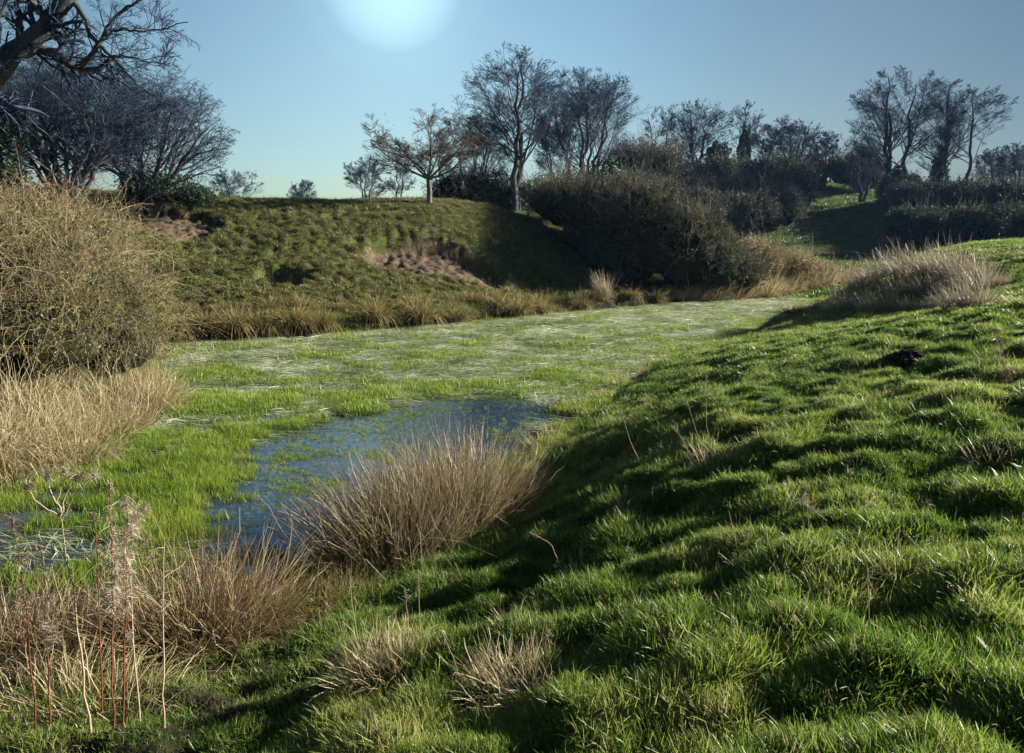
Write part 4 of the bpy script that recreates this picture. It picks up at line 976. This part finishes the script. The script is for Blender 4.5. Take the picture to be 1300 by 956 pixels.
put_row(P_HEDGE, [(858, 380, .9), (880, 381, 1.1), (902, 381, 1.2), (924, 380, 1.3), (946, 379, 1.35), (966, 377, 1.3), (986, 374, 1.3), (1006, 370, 1.3), (1024, 367, 1.3), (1044, 364, 1.3), (1064, 361, 1.3), (1014, 360, 1.4), (1036, 354, 1.4), (992, 364, 1.3), (1054, 352, 1.5), (940, 370, 1.3), (968, 368, 1.3), (1078, 356, 1.2)],
        'tawny tussock at the sunny foot of the big hedge, %s from the left', 'tussocks at the foot of the hedge', 'grass tussock', 6)
put_row(P_STRAW, [(14, 604), (50, 592, .9), (92, 588), (36, 562), (84, 560), (128, 556), (164, 542), (190, 520), (148, 516), (104, 528), (58, 528, 1.1), (6, 566), (182, 486), (8, 520, 1.1), (186, 456, .9), (-30, 590, 1.1), (200, 505, .8), (120, 480, 1.1), (60, 490, 1.1)],
        'thick straw-coloured tussock under the briar bush on the left bank, %s from the left', 'straw tussocks under the briar', 'straw tussock', 7)
put_row(P_SMALL, [(705, 552, 1.2), (735, 524, 1.3), (762, 506, 1.3), (790, 490, 1.4), (818, 474, 1.4), (842, 462, 1.3), (690, 570, 1.2)],
        'small straw tuft at the near edge of the pond, %s from the left', 'straw tufts at the near water edge', 'grass tuft', 8)
put_row(P_SMALL, [(905, 590, .9), (735, 728, .7), (655, 800, .7), (1140, 735, .8), (940, 690, .6), (1260, 590, .8), (1085, 600, .5), (800, 655, .5)],
        'bleached grass tuft on the hummocky near bank, %s from the left', 'bleached tufts on the near bank', 'grass tuft', 9)

def clump(name, label, pa, pb, n, r, h, wd, m, seed, spread=.8, droop=.25, lean=(0, 0), cat='rush', hv=(.4, 1.15), segs=5, wob=.028):
    a = ground_hit(*pa); b = ground_hit(*pb); loc = (a[0], a[1], a[2]); rs = np.random.RandomState(seed)
    V, f, al, ti = tussock_geo(n, r, h, wd, spread, droop, rs, lean, segs, line=((0, 0), (b[0] - a[0], b[1] - a[1]), 0, b[2] - a[2]), hv=hv, wob=wob)
    o = blade_obj(name, V, f, al, ti, m); o.location = loc; tag(o, label, cat); return o
clump('rush_clump', 'large clump of brown dead rushes at the near edge of the open water', (480, 704), (610, 640), 6200, .52, .98, .0058, M_RUSH, 1, .68, .14, (-.08, .0), hv=(.25, 1.12))
clump('rush_clump', 'low rushes with reddish straw tips on the shore in the bottom left', (215, 815), (315, 800), 2500, .32, .80, .0046, M_RUSHR, 2, .85, .22, (.04, .0), hv=(.2, 1.15))
clump('grass_clump', 'pale green coarse grass arching up from the bottom left corner', (20, 880), (190, 900), 700, .28, .42, .0048, M_STRAW, 3, 1.0, .45, (.0, .1), 'grass tussock')
clump('grass_clump', 'bleached tussock glowing in the sun at the bottom centre left', (465, 860), (525, 852), 1000, .15, .33, .0040, M_STRAW, 4, .9, .35, (-.05, .1), 'grass tussock')
clump('grass_clump', 'low bleached tussock at the bottom centre with long loose stalks', (620, 880), (700, 880), 700, .12, .30, .0038, M_STRAW, 5, .9, .3, (-.05, .1), 'grass tussock')
clump('rush_clump', 'dark shaded rushes filling the gap between the two rush clumps', (385, 780), (460, 750), 1200, .25, .32, .0048, M_FARRUSH, 6, .95, .3, (.05, .0))

clump('rush_clump', 'tangle of dead rushes behind the dead stalks at the left edge', (-40, 830), (120, 820), 1500, .30, .55, .0044, M_RUSHR, 7, .9, .35, (.1, .1), wob=.05)

# ------------------------------------------------------------------ dead stalks and seed heads
ms, ts_ = mat('red_stem'); principled(ts_, (.15, .050, .022), .6, .3)
ms2, ts2 = mat('pale_stem'); principled(ts2, (.38, .29, .19), .6, .3)
def stalk(name, label, pts, y, r, m, head=None, fluff=0, group=None, cat='dead stalk', branches=None, hm=None, seed=0):
    """pts: pixels from the foot to the tip at distance y"""
    rs = np.random.RandomState(seed)
    x0 = at_y(pts[0][0], pts[0][1], y)[0]; z0 = gz(x0, y) - .02; loc = np.array([x0, y, z0])
    W = [np.array([0, 0, 0.])] + [np.array(at_y(p[0], p[1], y - .03 * i)) - loc for i, p in enumerate(pts[1:], 1)]
    P, q = poly_trunk(W, 10, r, r * .45, .0035 if r > .003 else .0012, rs)
    root = empty(name, tuple(loc)); tag(root, label, cat, group)
    parts = [tubes(P, q, 5)]
    if branches:
        for bp in branches:
            Pb, qb = poly_trunk([np.array(at_y(p[0], p[1], y - .03)) - loc for p in bp], 6, r * .6, r * .3, r * .6, rs); parts.append(tubes(Pb, qb, 4))
    tips = None
    if fluff > 100 and not branches:      # side twigs carrying the seeds
        nb = 9; k = rs.uniform(4, 9.8, nb); i = k.astype(int); fr = (k - i)[:, None]; b0 = P[0, i] * (1 - fr) + P[0, i + 1] * fr
        C = walk(b0, rs.normal(0, .55, (nb, 3)) + np.array([0, 0, .9]), rs.uniform(.04, .13, nb), 6, .2, 0, rs); parts.append(tubes(C, r * .4 * np.linspace(1, .5, 7)[None].repeat(nb, 0), 4)); tips = C[:, 2:].reshape(-1, 3)
    V, f = merge(parts); mesh_obj('stem', V, f, 4, [m], parent=root, smooth=True)
    if fluff:
        t0 = head or .55; k = rs.uniform(t0, 1, fluff) * 10; i = np.minimum(k.astype(int), 9); fr = (k - i)[:, None]
        B = P[0, i] * (1 - fr) + P[0, i + 1] * fr
        if tips is not None: B = np.where((rs.uniform(size=fluff) < .7)[:, None], tips[rs.randint(0, len(tips), fluff)], B)
        if branches: 
            alt = np.array([np.array(at_y(bp[-1][0], bp[-1][1], y - .03)) - loc for bp in branches]); B = alt[rs.randint(0, len(alt), fluff)] + rs.normal(0, .008, (fluff, 3))
        B = B + rs.normal(0, .016, (fluff, 3)) * (.8 - k[:, None] / 20); d = rs.normal(0, 1, (fluff, 3)) + np.array([.5, 0, .2])
        V, f, al, ix = ribbons(B, d, rs.uniform(.012, .05, fluff), np.full(fluff, .0026), rs.uniform(-.2, .6, fluff), 3, rs=rs, wob=.08)
        ti = rs.uniform(.3, 1, fluff)[ix]
        if branches:
            own = np.argmin(((B[:, None] - alt[None]) ** 2).sum(2), 1); per = 8
            for h_ in range(len(alt)):
                kk = np.flatnonzero(own == h_); vi = (kk[:, None] * per + np.arange(per)).ravel(); nf_ = len(kk)
                Vb = V[vi]; b_ = (np.arange(nf_) * 8)[:, None] + (np.arange(3) * 2)[None]; ff = np.stack([b_, b_ + 1, b_ + 3, b_ + 2], -1).reshape(-1, 4)
                blade_obj('seed_head', Vb, ff, al[vi], ti[vi], hm or M_PALE, parent=root)
        else:
            blade_obj('seed_head', V, f, al, ti, hm or M_PALE, parent=root)
    return root
for i, (pts, fl, lb, m) in enumerate([
        ([(40, 890), (32, 760), (14, 655)], 260, 'reddish dead stalk leaning left at the far left of the bottom corner', ms),
        ([(60, 890), (58, 780), (52, 690)], 420, 'reddish dead stalk with a tangled brown seed head, second from the left edge', ms),
        ([(128, 890), (126, 760), (121, 650)], 160, 'thin straight red stalk between the umbel and the fluffy heads', ms),
        ([(140, 890), (143, 760), (140, 610)], 1200, 'red stalk topped by the tallest fluffy white seed head', ms),
        ([(152, 890), (160, 770), (160, 625)], 1200, 'red stalk with a fluffy white seed head drooping to the right', ms),
        ([(176, 890), (168, 790), (166, 690), (176, 650)], 700, 'pale stalk with a fluffy seed head, rightmost of the fluffy group', ms2),
        ([(204, 860), (206, 750), (208, 690)], 120, 'short pale stalk with a small white tuft at the left of the low rushes', ms2)]):
    stalk('dead_stalk', lb, pts, 3.0 + .12 * (i % 3), .0042, m, .5, fl, 'dead stalks in the bottom left corner', seed=i)
stalk('dead_umbel', 'dead umbel plant with a pale stem forking into bare rays near the left edge', [(112, 890), (92, 740), (76, 656)], 2.95, .0055, ms2, None, 500, None, 'dead plant',
      [[(76, 656), (66, 625), (58, 604)], [(76, 656), (74, 630), (80, 598)], [(76, 656), (84, 628), (97, 606)], [(76, 656), (52, 640), (34, 617)], [(78, 660), (100, 625), (118, 602)]], seed=20)
ST = [([(1020, 712), (1019, 627)], 3.7), ([(1027, 716), (1024, 633)], 3.7), ([(1101, 712), (1099, 633)], 3.7), ([(1109, 712), (1108, 642)], 3.7), ([(1146, 700), (1138, 655), (1127, 623)], 3.9),
      ([(1182, 735), (1174, 655), (1180, 637)], 3.6), ([(1124, 880), (1104, 790), (1101, 720)], 2.7), ([(1094, 715), (1060, 670), (1024, 640)], 3.75), ([(1230, 610), (1222, 560), (1216, 520)], 5.0),
      ([(1008, 600), (1000, 560), (996, 520)], 5.2), ([(903, 585), (897, 540), (896, 470)], 5.9), ([(880, 590), (865, 555), (852, 540)], 5.7), ([(906, 600), (888, 560), (872, 508)], 5.5),
      ([(720, 722), (700, 690), (672, 675)], 4.3), ([(814, 600), (800, 560), (789, 522)], 5.9), ([(462, 850), (446, 760), (443, 722)], 3.35), ([(535, 840), (533, 790), (531, 722)], 3.4), ([(520, 850), (518, 790), (514, 746)], 3.4),
      ([(700, 880), (698, 830), (694, 800)], 2.9), ([(655, 880), (640, 850), (620, 822)], 2.95), ([(590, 880), (578, 840), (560, 800)], 3.0), ([(1240, 860), (1210, 800), (1195, 790)], 2.8), ([(985, 870), (960, 840), (945, 830)], 2.8),
      ([(1216, 700), (1214, 660), (1212, 610)], 3.9), ([(1284, 640), (1276, 600), (1262, 560)], 4.2), ([(1290, 640), (1288, 590), (1274, 540)], 4.2)]
WH = ['thin dead grass stalk rising from the sunny hummocks, ', ]
ST.sort(key=lambda s_: s_[0][-1][0])
for i, (pts, y) in enumerate(ST):
    stalk('grass_stalk', 'thin dead grass stalk on the near bank, %s from the left by its tip' % ORD[i],
          pts, y, .0023, ms2, .8, 14, 'dead grass stalks on the near bank', seed=40 + i)
stalk('dock_stalk', 'dark red-brown dock stalk with clustered seeds near the right edge', [(1296, 560), (1280, 500), (1268, 434)], 6.0, .004, ms, .45, 420, None, 'dead plant', hm=M_RUSH, seed=80)
# a fallen pale branch caught in the front of the hedge
p0 = np.array(at_y(746, 256, 29.0)); p1 = np.array(at_y(762, 274, 28.6))
P, q = poly_trunk([(0, 0, 0), tuple((p1 - p0) * .5 + np.array([.02, 0, .02])), tuple(p1 - p0)], 6, .018, .012); V, f = tubes(P, q, 5)
o = mesh_obj('fallen_branch', V, f, 4, [M_BARKP], smooth=True); o.location = tuple(p0); tag(o, 'short pale broken branch lying against the dark front of the hedge', 'branch')

# ------------------------------------------------------------------ molehill
def molehill():
    x0, y0, z0 = ground_hit(1153, 458); rs = np.random.RandomState(4)
    parts = []
    th, ph = np.meshgrid(np.arange(24) / 24 * 2 * pi, np.linspace(.0, 1, 9))
    rr = ph * .17 * (1 + .15 * np.sin(3 * th + 1)); zz = .085 * (1 - ph ** 1.6) + .012 * rs.normal(size=rr.shape) - .02 * (ph > .9)
    V = np.stack([rr * np.cos(th) * 1.15, rr * np.sin(th), zz], -1).reshape(-1, 3); i = (np.arange(8)[:, None] * 24); j = np.arange(24)[None]; j2 = (j + 1) % 24
    parts.append((V, np.stack([i + j, i + 24 + j, i + 24 + j2, i + j2], -1).reshape(-1, 4)))
    for k in range(140):
        a = rs.uniform(0, 2 * pi); r_ = .2 * math.sqrt(rs.uniform()); c = np.array([r_ * math.cos(a) * 1.2, r_ * math.sin(a), max(.0, .085 * (1 - (r_ / .17) ** 1.6)) + .006]); s = rs.uniform(.006, .020)
        cube = np.array([[-1, -1, -1], [1, -1, -1], [1, 1, -1], [-1, 1, -1], [-1, -1, 1], [1, -1, 1], [1, 1, 1], [-1, 1, 1]]) * s * rs.uniform(.6, 1.1, (8, 3))
        parts.append((cube + c, np.array([[0, 3, 2, 1], [4, 5, 6, 7], [0, 1, 5, 4], [1, 2, 6, 5], [2, 3, 7, 6], [3, 0, 4, 7]])))
    V, f = merge(parts); m, t = mat('mole_soil'); n_ = noise(t, 30, 4, .6, nn(t, 'ShaderNodeTexCoord').outputs['Object'])
    principled(t, ramp(t, n_.outputs['Fac'], [(.3, (.012, .008, .006)), (.7, (.05, .033, .024))]).outputs[0], .95, .1, n_.outputs['Fac'], .6, .01)
    o = mesh_obj('molehill', V, f, 4, [m]); o.location = (x0, y0, z0); tag(o, 'fresh dark molehill of crumbled soil on the sunny turf', 'molehill')
molehill()

# ------------------------------------------------------------------ air
HAZE = 0.00024
if HAZE:
    x0, x1, y0, y1, z0, z1 = -160, 160, -30, 220, -3, 24
    V = np.array([(x, y, z) for z in (z0, z1) for y in (y0, y1) for x in (x0, x1)], float)
    f = np.array([[0, 2, 3, 1], [4, 5, 7, 6], [0, 1, 5, 4], [2, 6, 7, 3], [0, 4, 6, 2], [1, 3, 7, 5]])
    m, t = mat('haze'); pv = nn(t, 'ShaderNodeVolumePrincipled'); pv.inputs['Color'].default_value = (.30, .55, 1, 1); pv.inputs['Density'].default_value = HAZE
    om = nn(t, 'ShaderNodeOutputMaterial'); t.links.new(pv.outputs[0], om.inputs['Volume'])
    o = mesh_obj('haze', V, f, 4, [m]); o['kind'] = 'stuff'
print('done', time.time() - T0)
